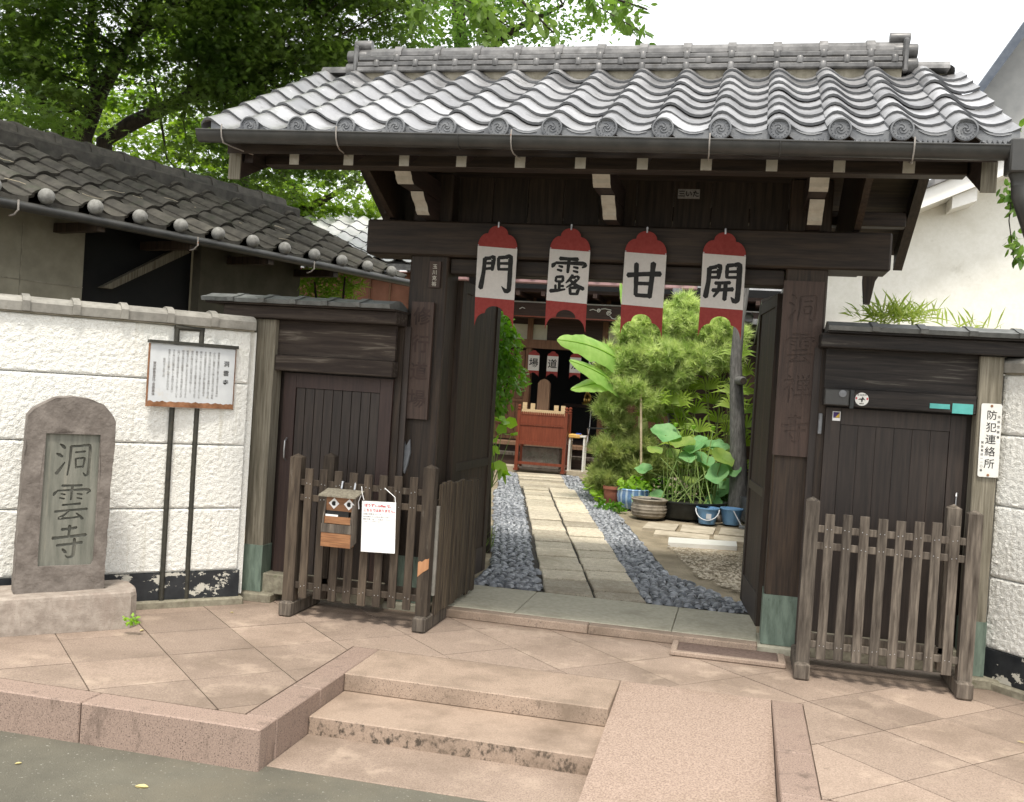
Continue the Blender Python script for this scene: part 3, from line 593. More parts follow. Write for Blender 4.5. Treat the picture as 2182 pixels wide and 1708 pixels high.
# bracket arms with white S-curved ends
def arm(x, y0, zc_, w_, h, y1):
    prof = [(y0, zc_ + h / 2), (y0 + .015, zc_ + h * .32), (y0 + .05, zc_ + h * .12), (y0 + .09, zc_ - h * .02), (y0 + .115, zc_ - h * .18), (y0 + .125, zc_ - h * .34), (y0 + .165, zc_ - h * .5)]
    mb = MB(); mb.prism(prof + [(y1, zc_ - h / 2), (y1, zc_ + h / 2)], lambda a, b, hh: (hh, a, b), x - w_ / 2, x + w_ / 2); o = mb.build('bracket_arm', DKY, gate)
    mb = MB(); n = len(prof); vs = [(x + s * w_ / 2 * 1.02, a - .003, b) for s in (-1, 1) for a, b in prof]
    mb.add(vs, [(i, i + 1, n + i + 1, n + i) for i in range(n - 1)]); mb.add([(p[0], p[1] + .0025, p[2]) for p in vs], [(i, n + i, n + i + 1, i + 1) for i in range(n - 1)]); mb.build('painted_end', WE, o)
for x in (-2.18, -.92, .345):
    arm(x, 5.93, 2.912, .105, .13, 6.84); arm(x + .01, 6.29, 2.778, .085, .125, 6.84)
for x in [-2.728 + .3495 * i for i in range(11)] + [-3.03]:
    e = 5.62; d = Vector((0, 1, SL)).normalized(); nrm = Vector((0, -SL, 1)).normalized(); c = Vector((x, e, zr(e)))
    w_, h = .028, .036
    mb = MB(); vs = []
    for s_, L in ((0, 0), (1, 1.72)):
        for a, b in ((-w_, -h), (w_, -h), (w_, h), (-w_, h)):
            p = c + d * L + nrm * b + Vector((a, 0, 0)); 
            if L == 0: p.y = e
            vs.append(p)
    mb.add(vs, [(0, 1, 2, 3), (7, 6, 5, 4), (0, 4, 5, 1), (1, 5, 6, 2), (2, 6, 7, 3), (3, 7, 4, 0)]); o = mb.build('rafter', DKY, gate)
    if x > -2.9:
        mb = MB(); mb.box(x - w_ - .002, x + w_ + .002, e - .006, e - .002, c.z - h - .004, c.z + h + .004); mb.build('painted_end', WE, o)
# roof deck, both slopes
mb = MB()
mb.prism([(5.52, zr(5.52) + .05), (5.52, zt(5.52) - .012), (7.12, zt(7.12) - .012), (8.75, zt(5.49) - .012), (8.75, zr(5.49) + .05), (7.12, zr(7.12) + .05)], lambda a, b, h: (h, a, b), RX0 + .05, RX1 - .05)
roof = mb.build('roof', DKX, gate)
for x in (RX0 + .03, RX1 - .105):
    mb = MB(); mb.prism([(5.6, 2.76), (5.6, 2.96), (7.12, zr(7.12) + .09), (8.7, 2.93), (8.7, 2.75), (7.12, zr(7.12) - .1), (6.3, 3.06)], lambda a, b, h: (h, a, b), x, x + .07)
    o = mb.build('bargeboard', DKY, gate); MB().box(x - .003, x + .073, 5.585, 5.598, 2.755, 2.965).build('end_grain', M['wood_grey'], o)
# S-shaped roof tiles
TW = .3022
PROF = [(-.014, .034), (.0, .052), (.022, .068), (.045, .073), (.07, .067), (.10, .048), (.13, .026), (.16, .010), (.19, .002), (.225, .001), (.265, .010), (.305, .030)]
def tile_mesh(name, w, L, mats, th=.016, lift=.02, hs=1.0):
    s = w / .3022; P = [(a * s, b * hs) for a, b in PROF]; n = len(P); mb = MB()
    top = [(a, 0, b + lift) for a, b in P] + [(a, L, b) for a, b in P]
    mb.add(top, [(i, i + 1, n + i + 1, n + i) for i in range(n - 1)], 0, True)
    fr = [(a, 0, b + lift) for a, b in P] + [(a, .004, b + lift - th) for a, b in P]
    mb.add(fr, [(n + i, n + i + 1, i + 1, i) for i in range(n - 1)], 1)
    a, b = P[0]; mb.add([(a, 0, b + lift), (a, L, b), (a, L, b - th - .02), (a, .004, b + lift - th - .02)], [(0, 3, 2, 1)], 1)
    a, b = P[-1]; mb.add([(a, 0, b + lift), (a, L, b), (a, L, b - th), (a, .004, b + lift - th)], [(0, 1, 2, 3)], 1)
    return mb.mesh(name, mats)
SLEN = math.hypot(1, SL); AL = math.atan(SL); NROW = 8; EXP = (RY1 - RY0) * SLEN / NROW
tm = tile_mesh('roof_tile', TW, EXP + .03, [M['tile'], M['tile_front']])
DX0 = -2.93                      # centre of the first eave disc
for r in range(NROW):
    y = RY0 + r * EXP / SLEN
    for c in range(-1, 14):
        x = DX0 - .05 + c * TW
        sx = 1.0
        Mx = Matrix.Translation((x, y + random.uniform(-.005, .005), zt(y) + random.uniform(-.003, .004))) @ Matrix.Rotation(AL + random.uniform(-.012, .012), 4, 'X') @ Matrix.Rotation(random.uniform(-.012, .012), 4, 'Z') @ Matrix.Diagonal((sx if c >= 0 else .86, 1, 1, 1))
        if c == -1: Mx = Matrix.Translation((x + TW * .14, y, zt(y))) @ Matrix.Rotation(AL, 4, 'X') @ Matrix.Diagonal((.86, 1, 1, 1))
        piece('roof_tile', tm, roof, Mx)
# rear slope: coarser, never faces the street
me = tile_mesh('rear_roof_tile', TW, .5, [M['tile'], M['tile_front']])
for r in range(4):
    for c in range(14):
        yy = RY0 + r * .42; Mx = Matrix.Translation((DX0 + .2 + c * TW, 14.24 - yy, zt(yy))) @ Matrix.Rotation(math.pi, 4, 'Z') @ Matrix.Rotation(AL, 4, 'X'); piece('rear_roof_tile', me, roof, Mx)
# eave tiles: round end disc with a three-comma swirl and a curved ornamental apron
mb = MB(); mb.lathe([(.001, .0), (.058, .0), (.058, .026), (.05, .028), (.047, .018), (.001, .018)], (0, 0, 0), 28, axis='y', sm=False)
for k in range(3):
    a0 = k * 2.094; pts = []; rd = []
    for i in range(10): a = a0 + i * .33; rr_ = .006 + i * .0026; pts.append((rr_ * math.cos(a), -.019, rr_ * math.sin(a))); rd.append(.0068 - i * .0005)
    mb.tube(pts, rd, 6, flat=.8)
for k in range(16): a = k * math.pi / 8; mb.lathe([(.0035, 0), (.003, .003), (.0005, .004)], (.0415 * math.cos(a), -.018, .0415 * math.sin(a)), 6, axis='y')
em = mb.mesh('eave_disc', M['tile_front'])
mb = MB(); P = [(a, b) for a, b in PROF if a > .055]; P = [(.058, .05)] + P[1:] + [(TW - .0, .028)]; n = len(P)
vs = [(a, -.012, b + .018) for a, b in P] + [(a, -.012, b - .045 - (.012 if 2 < i < n - 2 else 0)) for i, (a, b) in enumerate(P)]
mb.add(vs, [(n + i, n + i + 1, i + 1, i) for i in range(n - 1)]); mb.add([(v[0], v[1] + .02, v[2]) for v in vs], [(i, i + 1, n + i + 1, n + i) for i in range(n - 1)])
mb.add([vs[n + i] for i in range(n)] + [(vs[n + i][0], vs[n + i][1] + .02, vs[n + i][2]) for i in range(n)], [(i, n + i, n + i + 1, i + 1) for i in range(n - 1)])
for s_ in (0, 1):   # raised inner border of the apron
    pts = [(a, -.0135, b + (.006 if s_ == 0 else -.046)) for a, b in P[2:-2]]; mb.tube(pts, .0035, 5)
for i in range(7):
    a = .12 + i * .024; b = .0; mb.tube([(a, -.014, -.034), (a + .008, -.015, -.02), (a + .016, -.014, -.03), (a + .01, -.014, -.014)], .003, 5)
am = mb.mesh('eave_apron', M['tile_front'])
for c in range(14):
    x = DX0 + c * TW; z = zt(RY0) + .034
    piece('eave_disc', em, roof, Matrix.Translation((x, RY0 - .012, z)) @ Matrix.Rotation(random.uniform(0, 2), 4, 'Y'))
    piece('eave_apron', am, roof, Matrix.Translation((x - .05, RY0 - .002, zt(RY0))))
piece('eave_apron', am, roof, Matrix.Translation((DX0 - .05 - TW * .86, RY0 - .002, zt(RY0))) @ Matrix.Diagonal((.86, 1, 1, 1)))
# ridge: mortar core, three woven courses of flat tiles with round joint caps, rounded crown tiles, end ornaments
ridge = MB().box(-2.93, .87, 7.0, 7.24, zt(7.0), 3.95).build('ridge', M['plaster_old'], gate)
RZ = zt(7.04) + .05
def strip(L, y0, h, t): return MB().box(0, L, 0, t, 0, h, bev=.008)
sm_ = MB().box(.003, .297, 0, .3, 0, .036, bev=.007).mesh('ridge_flat', M['tile_ridge'])
mb = MB(); mb.lathe([(.022, 0), (.024, .006), (.024, .042), (.018, .05), (.001, .053)], (0, 0, 0), 12); cm = mb.mesh('ridge_cap', M['tile_ridge'])
for k in range(3):
    y0 = 6.955 + .012 * k; z0 = RZ + k * .042
    x = -2.93 + (.15 if k % 2 else 0) - (0 if k % 2 == 0 else .3)
    while x < .86:
        a = max(x, -2.93); b = min(x + .3, .87)
        if b - a > .04: piece('ridge_tile', sm_, ridge, Matrix.Translation((a, y0, z0 + random.uniform(-.002, .002))) @ Matrix.Diagonal(((b - a) / .3, (7.24 - y0 + (7.0 - 6.96)) / .3, 1, 1)))
        if x > -2.9 and x < .84: piece('joint_cap', cm, ridge, Matrix.Translation((x, y0 + .008, z0 - .006)))
        x += .3
zt_ = RZ + 3 * .042
prof = [(-.085, 0), (-.08, .03), (-.055, .062), (0, .078), (.055, .062), (.08, .03), (.085, 0)]
mb = MB(); mb.prism(prof, lambda a, b, h: (h, a, b), .002, .298); cr = mb.mesh('crown', M['tile_ridge'])
mb = MB(); mb.prism([(a * 1.12, b * 1.18) for a, b in prof], lambda a, b, h: (h, a, b), -.028, .028); cb_ = mb.mesh('crown_band', M['tile_ridge'])
x = -2.93
while x < .86:
    b = min(x + .3, .87); piece('crown_tile', cr, ridge, Matrix.Translation((x, 7.08, zt_)) @ Matrix.Diagonal(((b - x) / .3, 1, 1, 1)))
    if x > -2.9: piece('crown_band', cb_, ridge, Matrix.Translation((x, 7.08, zt_)))
    x += .3
for sgn, x in ((-1, -2.93), (1, .87)):   # end ornaments built of stacked rolls
    o = MB()
    for (dx, dz, r_, l_) in ((.03, .035, .05, .07), (.02, .13, .048, .075), (-.02, .215, .038, .065)):
        o.lathe([(.001, -l_), (r_ * .94, -l_), (r_, -l_ + .008), (r_, l_ - .008), (r_ * .94, l_), (.001, l_)], (x + sgn * dx, 7.04, RZ + dz), 18, axis='x')
    o.box(min(x, x + sgn * .035), max(x, x + sgn * .035), 6.97, 7.21, RZ - .02, RZ + .2, bev=.01)
    o.build('ridge_end', M['tile_ridge'], ridge)
    a, b = (x - .3, x) if sgn < 0 else (x, x + .3)
    mb = MB(); mb.prism([(p * .8, q * .8) for p, q in prof], lambda p, q, h: (h, 7.08 + p, zt(7.1) + .03 + q), a, b); mb.build('low_crown', M['tile_ridge'], ridge)
# gutter, hooks and downpipe
mb = MB(); gx0, gx1 = -3.215, 1.195; n = 12
def gz(x): return 2.985 - .055 * (x - gx0) / (gx1 - gx0)
vs = []
for rad in (.055, .049):
    for x in (gx0, gx1):
        for k in range(n + 1): a = math.pi * k / n; vs.append((x, 5.365 - rad * math.cos(a), gz(x) - rad * 1.15 * math.sin(a)))
m_ = n + 1
mb.add(vs, [(k, k + 1, m_ + k + 1, m_ + k) for k in range(n)] + [(2 * m_ + k, 3 * m_ + k, 3 * m_ + k + 1, 2 * m_ + k + 1) for k in range(n)], 0, True)
mb.add([vs[0], vs[m_], vs[3 * m_], vs[2 * m_]], [(0, 1, 2, 3)])
mb.add([vs[k] for k in range(m_)], [list(range(m_))]); mb.tube([(gx0, 5.311, gz(gx0)), (gx1, 5.311, gz(gx1))], .006, 6)
gut = mb.build('gutter', M['gutter'], gate)
for x in (-1.62, .1): MB().tube([(x, 5.365 - .058 * math.cos(math.pi * k / 10), gz(x) - .066 * math.sin(math.pi * k / 10)) for k in range(11)], .0035, 6).build('gutter_joint', M['gutter'], gut)
for x, xr in ((-3.045, -3.0), (-2.332, -2.385), (-1.316, -1.334), (-.257, -.271), (.744, .767)):
    z = gz(x); pts = [(x, 5.306, z + .03), (x, 5.302, z), (x, 5.31, z - .04), (x, 5.335, z - .07), (x + (xr - x) * .4, 5.42, z - .075), (xr, 5.612, 2.91)]
    MB().tube(pts, .0042, 6).build('gutter_hook', M['hook'], gut)
mb = MB(); mb.box(1.185, 1.30, 5.30, 5.43, 2.80, 2.965, bev=.008); mb.lathe([(.05, 2.80), (.038, 2.77), (.036, 2.74)], (1.245, 5.365, 0), 14)
mb.tube([(1.245, 5.365, 2.78), (1.25, 5.367, 2.70), (1.33, 5.42, 2.52), (1.62, 5.65, 2.3), (1.75, 5.75, 1.2), (1.75, 5.75, -.1)], .036, 12); mb.build('downpipe', M['gutter'], gut)
# open door leaves
def leaf(a, b, name):
    a, b = Vector((*a, 0)), Vector((*b, 0)); L = (b - a).length; T = Matrix.Translation(a) @ Matrix.Rotation(math.atan2(b.y - a.y, b.x - a.x), 4, 'Z')
    mb = MB(T); mb.box(0, .09, -.025, .025, .1, 2.34).box(L - .09, L, -.025, .025, .1, 2.34); d = mb.build('door_leaf', DK, gate)
    for z0, z1 in ((.1, .3), (.96, 1.02), (2.26, 2.34)): MB(T).box(.092, L - .092, -.024, .024, z0, z1).build('door_rail', M['wood_door'] if z0 < 1 else DK, d)
    n = 6
    for k in range(n):
        x0 = .092 + (L - .184) * k / n; x1 = .092 + (L - .184) * (k + 1) / n
        MB(T).box(x0 + .0015, x1 - .0015, -.014, .014, .3, .96).build('door_board', DK, d); MB(T).box(x0 + .0015, x1 - .0015, -.014, .014, 1.02, 2.26).build('door_board', DK, d)
leaf((-2.03, 6.963), (-1.985, 7.95), 'l'); leaf((.205, 6.963), (.10, 7.88), 'r')
# boards hung on the gate posts
def board(name, x0, x1, z0, z1, y, lab, mat, mats_in, chars=None, size=.14, depth=.004, th=.03):
    t = thing(name, ((x0 + x1) / 2, y, z0), lab, 'sign'); mb = MB(); fn = lambda a, b, h: (a, y - h, b)
    ol = [(x0, z0), (x1, z0), (x1, z1), (x0, z1)]
    polys = []; zz = z1 - .5 * (z1 - z0) / len(chars) if chars else 0
    for i, ch in enumerate(chars or ''):
        st = (z1 - z0 - .08) / len(chars); polys += glyph_polys(ch, (x0 + x1) / 2 - size / 2, z1 - .04 - st * (i + .5) - size / 2, size)
    carve(mb, ol, polys, fn, depth, 0, 1)
    mb.add([(x0, y, z0), (x1, y, z0), (x1, y, z1), (x0, y, z1), (x0, y + th, z0), (x1, y + th, z0), (x1, y + th, z1), (x0, y + th, z1)], [(0, 4, 5, 1), (1, 5, 6, 2), (2, 6, 7, 3), (3, 7, 4, 0)])
    mb.build('board', [mat, mats_in], t); return t
board('name_board', .205, .455, 1.275, 2.39, 6.64, 'long reddish brown name board with carved characters on the right gate post', M['wood_board'], M['wood_board'], '洞雲禅寺', .19, .007)
t = board('name_board', -2.277, -2.117, 1.337, 2.148, 6.64, 'narrow brown board with faded brushed characters on the left gate post', M['wood_board'], M['wood_gate'], None)
for i, ch in enumerate('修行道場'): mb = MB(); text_mb(mb, ch, lambda a, b, i=i: (-2.197 + a, 6.6375, 2.0 - i * .19 + b), .13, .002); mb.build('character', M['wood_faded'], t)
t = board('name_plate', -2.172, -2.092, 2.253, 2.433, 6.66, 'small wooden name plate with pale characters high on the left post', M['wood_board'], M['wood_gate'], None, th=.018)
for i, ch in enumerate('玉川克裕'): mb = MB(); text_mb(mb, ch, lambda a, b, i=i: (-2.132 + a, 6.6575, 2.385 - i * .04 + b), .034, .0006); mb.build('character', M['white_end'], t)
# little plate with brushed writing up on the gate purlin
t = thing('votive_slip', (-.42, 6.2, 2.93), 'small grey paper slip with brushed writing under the gate eaves', 'paper slip')
MB().box(-.50, -.36, 6.615, 6.63, 2.895, 2.955).build('slip', M['ink_faint'], t)
mb = MB(); text_mb(mb, '三いた', lambda a, b: (-.43 + a, 6.612, 2.908 + b), .045, .0012); mb.build('lettering', M['ink'], t)
# oval iron plate on the left post
t = thing('post_plate', (-2.26, 6.66, 1.0), 'pointed pale iron plate nailed low on the left gate post', 'iron plate')
mb = MB(); mb.prism([(-2.285, 1.19), (-2.30, 1.1), (-2.282, 1.0), (-2.262, .95), (-2.246, 1.0), (-2.228, 1.1), (-2.237, 1.19), (-2.262, 1.14)], lambda a, b, h: (a, h, b), 6.655, 6.679); mb.build('plate', M['tile_front'], t)
# ------------------------------------------------------------------ four banners under the crossbeam
def banner(name, x, ztop, y, w_, hred, hwhite, htail, ch, lab, cat='banner', group=None, slope=-.04, fontchar=None, lean=0.0):
    t = thing(name, (x, y, ztop - hred - hwhite - htail), lab, cat, group); h = w_ / 2; wv = random.uniform(0, 6)
    def fn(a, b, d=0):   # a across, b down from top; soft belly in the cloth
        return (x + a + .012 * math.sin(b * 3 + wv) * b, y + .01 * math.sin(a * 9 / w_ * .3 + b * 5 + wv) - lean * b - d, ztop - b + slope * a)
    top = [(-h, hred)] + [(-h + (h - h * .52) * (1 - math.cos(k / 6 * math.pi / 2)), hred - hred * .62 * math.sin(k / 6 * math.pi / 2)) for k in range(7)] + [(-h * .5 + h * .5 * (1 - math.cos(k / 5 * math.pi / 2)), hred * .36 - hred * .36 * math.sin(k / 5 * math.pi / 2)) for k in range(6)]
    top = top[1:]; full = top + [(-a, b) for a, b in top[::-1][1:]]
    def sheet(nm, outl, mat):
        V, F = cdt_sheet(outl, (), w_ * .18); mb = MB(); mb.add([fn(v[0], v[1]) for v in V], F, 0, True); mb.add([fn(v[0], v[1], -.0016) for v in V], [f[::-1] for f in F], 0, True); return mb.build(nm, mat, t)
    sheet('red_top', full, M['red_cloth'])
    b0 = hred + .0003; b1 = hred + hwhite; sheet('white_panel', [(-h, b0), (h, b0), (h, b1), (-h, b1)], M['white_cloth'])
    c0 = b1 + .0003; H = htail; nk = (H - .055 * w_ / .272) / hred; arch = [(-h, c0), (h, c0), (h, c0 + H)] + [(a * .97, c0 + H - .004 - (hred - b) * nk) for a, b in full[::-1][1:-1]] + [(-h, c0 + H)]
    sheet('red_tail', arch, M['red_cloth'])
    mb = MB(); f2 = lambda a, b: fn(a, b, .0022)
    if fontchar: text_mb(mb, fontchar, lambda a, b: f2(a, hred + hwhite * .5 + w_ * .3 - b), w_ * .84, w_ * .012)
    else: printed(mb, [[(a, b) for a, b in pl] for pl in glyph_polys(ch, -w_ * .44, 0, w_ * .9, .97, 1.22)], lambda a, b: f2(a, hred + hwhite * .5 + w_ * .46 - b))
    mb.build('character', M['ink'], t); return t, fn
for i, (x, zt2, ch, ds, ws) in enumerate([(-1.68, 2.68, '門', 'the leftmost', .272), (-1.182, 2.677, '露', 'the second from left', .272), (-.68, 2.672, '甘', 'the third from left', .272), (-.18, 2.68, '開', 'the rightmost', .272)]):
    what = ['a gate-shaped character', 'a dense many-stroked character', 'a simple crossed character', 'a filled gate-shaped character'][i]
    t, fn = banner('banner', x, zt2, 6.6, ws, .145, .345, .195, ch, f'banner with {what}, {ds} under the gate beam', group='banners under the gate beam')
    MB().tube([fn(0, .012, .004), fn(0, -.012, .004)], .006, 8).lathe([(.001, -.01), (.007, -.006), (.007, .006), (.001, .01)], fn(0, -.018, .004), 8).build('hanging_pin', M['steel'], t)
    for s_ in (-1, 1): MB().lathe([(.0045, 0), (.0045, .002), (.001, .003)], fn(s_ * ws * .48, .14, .002), 8, axis='y').build('snap', M['steel'], t)
# ------------------------------------------------------------------ small side gates
def tile_run(par, T, n, L, prof, mat, band=True, name='coping_tile', x0=0.0, sgn=1, bs=1.1):
    mb = MB(); mb.prism(prof, lambda a, b, h: (h, a, b), .0, L - .003); me = mb.mesh(name, mat)
    cx = sum(p[0] for p in prof) / len(prof); zb = min(p[1] for p in prof)
    mb = MB(); mb.prism([((a - cx) * bs + cx, (b - zb) * bs + zb + (.002 if b == zb else 0)) for a, b in prof], lambda a, b, h: (h, a, b), -.022, .022); mc = mb.mesh('tile_collar', mat)
    for i in range(n):
        x = x0 + sgn * i * L - (L if sgn < 0 else 0)
        o = piece(name, me, par, T @ Matrix.Translation((x, 0, 0)) @ Matrix.Rotation(random.uniform(-.006, .006), 4, 'Y'))
        if band and (i > 0): o2 = piece('tile_collar', mc, par, T @ Matrix.Translation((x + (L if sgn < 0 else 0), 0, 0)))
CAPP = [(-.16, 0), (-.17, .026), (-.10, .04), (-.055, .052), (-.02, .062), (.03, .066), (.08, .062), (.11, .052), (.16, .038), (.22, .022), (.21, 0)]
def side_gate(name, lab, xpost, xgate, mirror):
    xa, xb = min(xpost[0], xgate), max(xpost[1], xgate)
    t = thing(name, ((xa + xb) / 2, 6.52, 0), lab, 'side gate')
    p = MB().box(xpost[0], xpost[1], 6.45, 6.585, .06, 1.965, bev=.006).build('post', M['wood_grey'], t)
    MB().box(xpost[0] - .005, xpost[1] + .005, 6.445, 6.59, .062, .385).build('copper_shoe', M['copper'], p)
    MB().box(xpost[0] - .06, xpost[1] + .1, 6.40, 6.65, -.01, .06, bev=.012).build('base_stone', M['found'], t)
    i0, i1 = (xpost[1], xgate) if not mirror else (xgate, xpost[0])
    e0, e1 = (i0 - .38, i1 + .03) if not mirror else (i0 - .04, i1 + .5)
    bm_ = M['wood_streak'] if not mirror else M['wood_darkstreak']
    MB().box(e0, e1, 6.40, 6.63, 1.968, 2.055, bev=.006).build('top_beam', bm_, t)
    MB().box(i0 + .003, i1 - .003, 6.50, 6.53, 1.725, 1.966).build('panel_board', bm_, t)
    MB().box(i0 + .002, i1 - .002, 6.465, 6.585, 1.612, 1.722, bev=.006).build('lintel', bm_, t)
    MB().box(i0 + .002, i1 - .002, 6.47, 6.60, .05, .19, bev=.006).build('sill', M['found'], t)
    MB().box(i0 - .06, i1 + .06, 6.618, 6.64, .06, 1.97).build('back_board', M['wood_door'], t)  # unseen board added to stop the bright courtyard showing through door gaps
    j0, j1 = (i1 - .028, i1 + .02) if not mirror else (i0 - .015, i0 + .028)
    MB().box(j0, j1, 6.6, 6.69, .06, 1.965).build('jamb', M['wood_gate'], t)
    cap = MB().box(e0 - .12 if not mirror else e0 + .035, e1 - .0 if not mirror else e1 + .16, 6.36, 6.68, 2.056, 2.068).build('roof_board', bm_, t)
    L = .232 if not mirror else .27; n = int((e1 - e0 + .14) / L)
    tile_run(cap, Matrix.Translation((e0 - .14 if not mirror else e0 + .035, 6.5, 2.068)), n if not mirror else 6, L, CAPP, M['tile_cop_d'], True, 'ridge_tile', bs=1.12)
    # plank door
    d0, d1 = i0 + .03, i1 - .03
    door = MB().box(d0, d0 + .09, 6.575, 6.615, .19, 1.6).box(d1 - .09, d1, 6.575, 6.615, .19, 1.6).box(d0 + .092, d1 - .092, 6.575, 6.615, 1.5, 1.6).build('door', M['wood_plum'] if not mirror else M['wood_door'], t)
    k = 9 if not mirror else 6
    for q in range(k):
        a = d0 + .092 + (d1 - d0 - .184) * q / k; b = d0 + .092 + (d1 - d0 - .184) * (q + 1) / k
        MB().box(a + (.002 if not mirror else .0006), b - (.002 if not mirror else .0006), 6.584, 6.606, .19, 1.498, bev=.002 if not mirror else .0008).build('plank', M['wood_door'], door)
    if not mirror: MB().tube([(d0 + .045, 6.575, .98), (d0 + .045, 6.545, 1.0), (d0 + .045, 6.54, 1.06), (d0 + .045, 6.545, 1.12), (d0 + .045, 6.575, 1.14)], .006, 8).build('handle', M['steel'], door)
    return t
M['wood_darkstreak'] = mk('dark_streaked_beam', [(.4, (.014, .012, .011)), (.6, (.034, .028, .024)), (.75, (.13, .12, .10))], 4.6, (.5, 6, 9), rough=.8, bump=.6, bdist=.006, dist=.6)
side_gate('side_gate', 'low plank side door with tile capped beam, left of the main gate', (-3.335, -3.195), -2.325, False)
sgr = side_gate('side_gate', 'low dark side door with tile capped beam, right of the main gate', (1.36, 1.49), .48, True)
# ------------------------------------------------------------------ flared boundary walls
def wall(name, lab, P, ang, sgn, length):
    """local +x runs from the gate outward when sgn>0, local -y faces the street"""
    T = frame((P[0], P[1], 0), ang); t = thing(name, (P[0], P[1], 0), lab, 'wall'); Lx = length
    X = lambda a: a * sgn
    bx = lambda a, b, *r, **k: MB(T).box(min(X(a), X(b)), max(X(a), X(b)), *r, **k)
    bx(-.05, Lx, .02, .15, .06, 1.86).build('core', M['stucco'], t)
    for z0, z1 in ((.232, .649), (.656, 1.078), (1.085, 1.50), (1.507, 1.86)):
        nx = int(2.3 / .0095); nz_ = int((z1 - z0) / .0095); mb = MB(T); vs = []
        for j in range(nz_ + 1):
            for i in range(nx + 1):
                a = 2.3 * i / nx; z = z0 + (z1 - z0) * j / nz_
                e = 0 if 0 < j < nz_ else .008
                q = (X(a), z * 1.3)
                d = .0062 * noise.noise((q[0] * 52, q[1] * 46, 1)) + .0035 * noise.noise((q[0] * 95, q[1] * 80, 5))
                vs.append((X(a), -.004 - max(d, -.004) * (0 if e else 1) + e, z))
        n = nx + 1; fs = [(j * n + i, j * n + i + 1, (j + 1) * n + i + 1, (j + 1) * n + i) for j in range(nz_) for i in range(nx)]
        if sgn < 0: fs = [f[::-1] for f in fs]
        mb.add(vs, fs, 0, True); b = MB(T); mb.box(min(X(2.302), X(Lx)), max(X(2.302), X(Lx)), -.008, .02, z0, z1); mb.build('stucco_course', M['stucco'], t)
    bx(-.02, Lx, -.012, .1, .05, .226).build('dado', M['dado'], t)
    bx(-.05, Lx, -.05, .12, -.01, .048, bev=.01).build('footing', M['found'], t)
    prof = [(-.035, 0), (-.04, .055), (-.028, .07), (.0, .085), (.05, .096), (.1, .092), (.15, .075), (.19, .05), (.19, 0)]
    cap = bx(-.02, Lx, -.02, .17, 1.862, 1.872).build('cap_bed', M['plaster_old'], t)
    tile_run(cap, T @ Matrix.Translation((0, 0, 1.873)), 11, .285, prof, M['tile_cop'], sgn=sgn, x0=-.03 * sgn, bs=1.15)
    return t
wall('boundary_wall', 'white stucco wall with grey coping tiles behind the stone monument', (-3.305, 6.30), R(44), -1, 3.2)
wall('boundary_wall', 'white stucco wall with grey coping at the far right edge', (1.51, 6.50), R(-50), 1, 3.2)
# ------------------------------------------------------------------ stone monument
ang = R(44); T = frame((-3.75, 5.15, 0), ang)
t = thing('stone_monument', (-3.75, 5.15, 0), 'round topped brown stone slab carved with three large characters on pale base', 'monument')
mb = MB(T)  # base block with a rounded right end, slightly uneven
prof = [(-.95, -.0), (.25, -.0), (.345, .01), (.385, .05), (.395, .12), (.39, .3), (.35, .38), (-.95, .38)]
rows = [(0, 1.0, 0), (.1, 1.0, .0), (.185, .995, .006), (.205, .98, .012), (.215, .955, .03)]
vs = []; n = len(prof)
for z, s_, ins in rows:
    for a, b in prof: vs.append(((a - .05) * s_ + .05, b * (1 - ins) + ins * .6, z + (.012 * noise.noise((a * 4, b * 4, z * 9)) + .012 * (a + .3) * (z / .2)) if z > .15 else z))
mb.add(vs, [(j * n + i, j * n + (i + 1) % n, (j + 1) * n + (i + 1) % n, (j + 1) * n + i) for j in range(len(rows) - 1) for i in range(n)] + [list(range((len(rows) - 1) * n, len(rows) * n))], 0, False)
mb.build('base_block', M['base'], t)
outline = [(-.287, .195), (.203, .215), (.207, .55), (.212, .9), (.22, 1.10), (.219, 1.235), (.19, 1.29), (.145, 1.335), (.06, 1.366), (-.03, 1.376), (-.12, 1.363), (-.19, 1.325), (-.235, 1.29), (-.262, 1.255), (-.268, 1.1), (-.278, .75), (-.284, .45)]
def dens(o_):
    r_ = []
    for i in range(len(o_)):
        a, b = o_[i], o_[(i + 1) % len(o_)]; k = max(1, int(math.dist(a, b) / .03))
        for j in range(k):
            p = (a[0] + (b[0] - a[0]) * j / k, a[1] + (b[1] - a[1]) * j / k); r_.append((p[0] + .006 * noise.noise((p[0] * 22, p[1] * 22, 3)), p[1] + .006 * noise.noise((p[0] * 22, p[1] * 22, 8))))
    return r_
OUT = dens(outline); PAN = [(-.168, .372), (.122, .372), (.135, .40), (.135, 1.155), (-.163, 1.155), (-.17, .40)]
V, F = cdt_sheet(OUT, [PAN], .03); mb = MB(T); Y0 = .12
sf = lambda a, b, h=0: (a, Y0 - h, b)
mb.add([sf(v[0], v[1], .012 * noise.noise((v[0] * 7, v[1] * 7, 0)) if not any(math.dist(v, p) < .012 for p in PAN) else 0) for v in V], F, 0, True)
n = len(OUT); mid = [(p[0] * 1.012 + .0, p[1] + (.004 if p[1] > .3 else 0)) for p in OUT]
ring = [(OUT, 0), (mid, -.03), (mid, -.12), (OUT, -.15)]
for (A_, ha), (B_, hb) in zip(ring[:-1], ring[1:]):
    mb.add([sf(*p, ha) for p in A_] + [sf(*p, hb) for p in B_], [(i, (i + 1) % n, n + (i + 1) % n, n + i) for i in range(n)], 0, True)
mb.add([sf(*p, -.15) for p in OUT], [list(range(n))])
m_ = len(PAN); mb.add([sf(*p, 0) for p in PAN] + [sf(*p, -.018) for p in PAN], [(i, (i + 1) % m_, m_ + (i + 1) % m_, m_ + i) for i in range(m_)], 0)
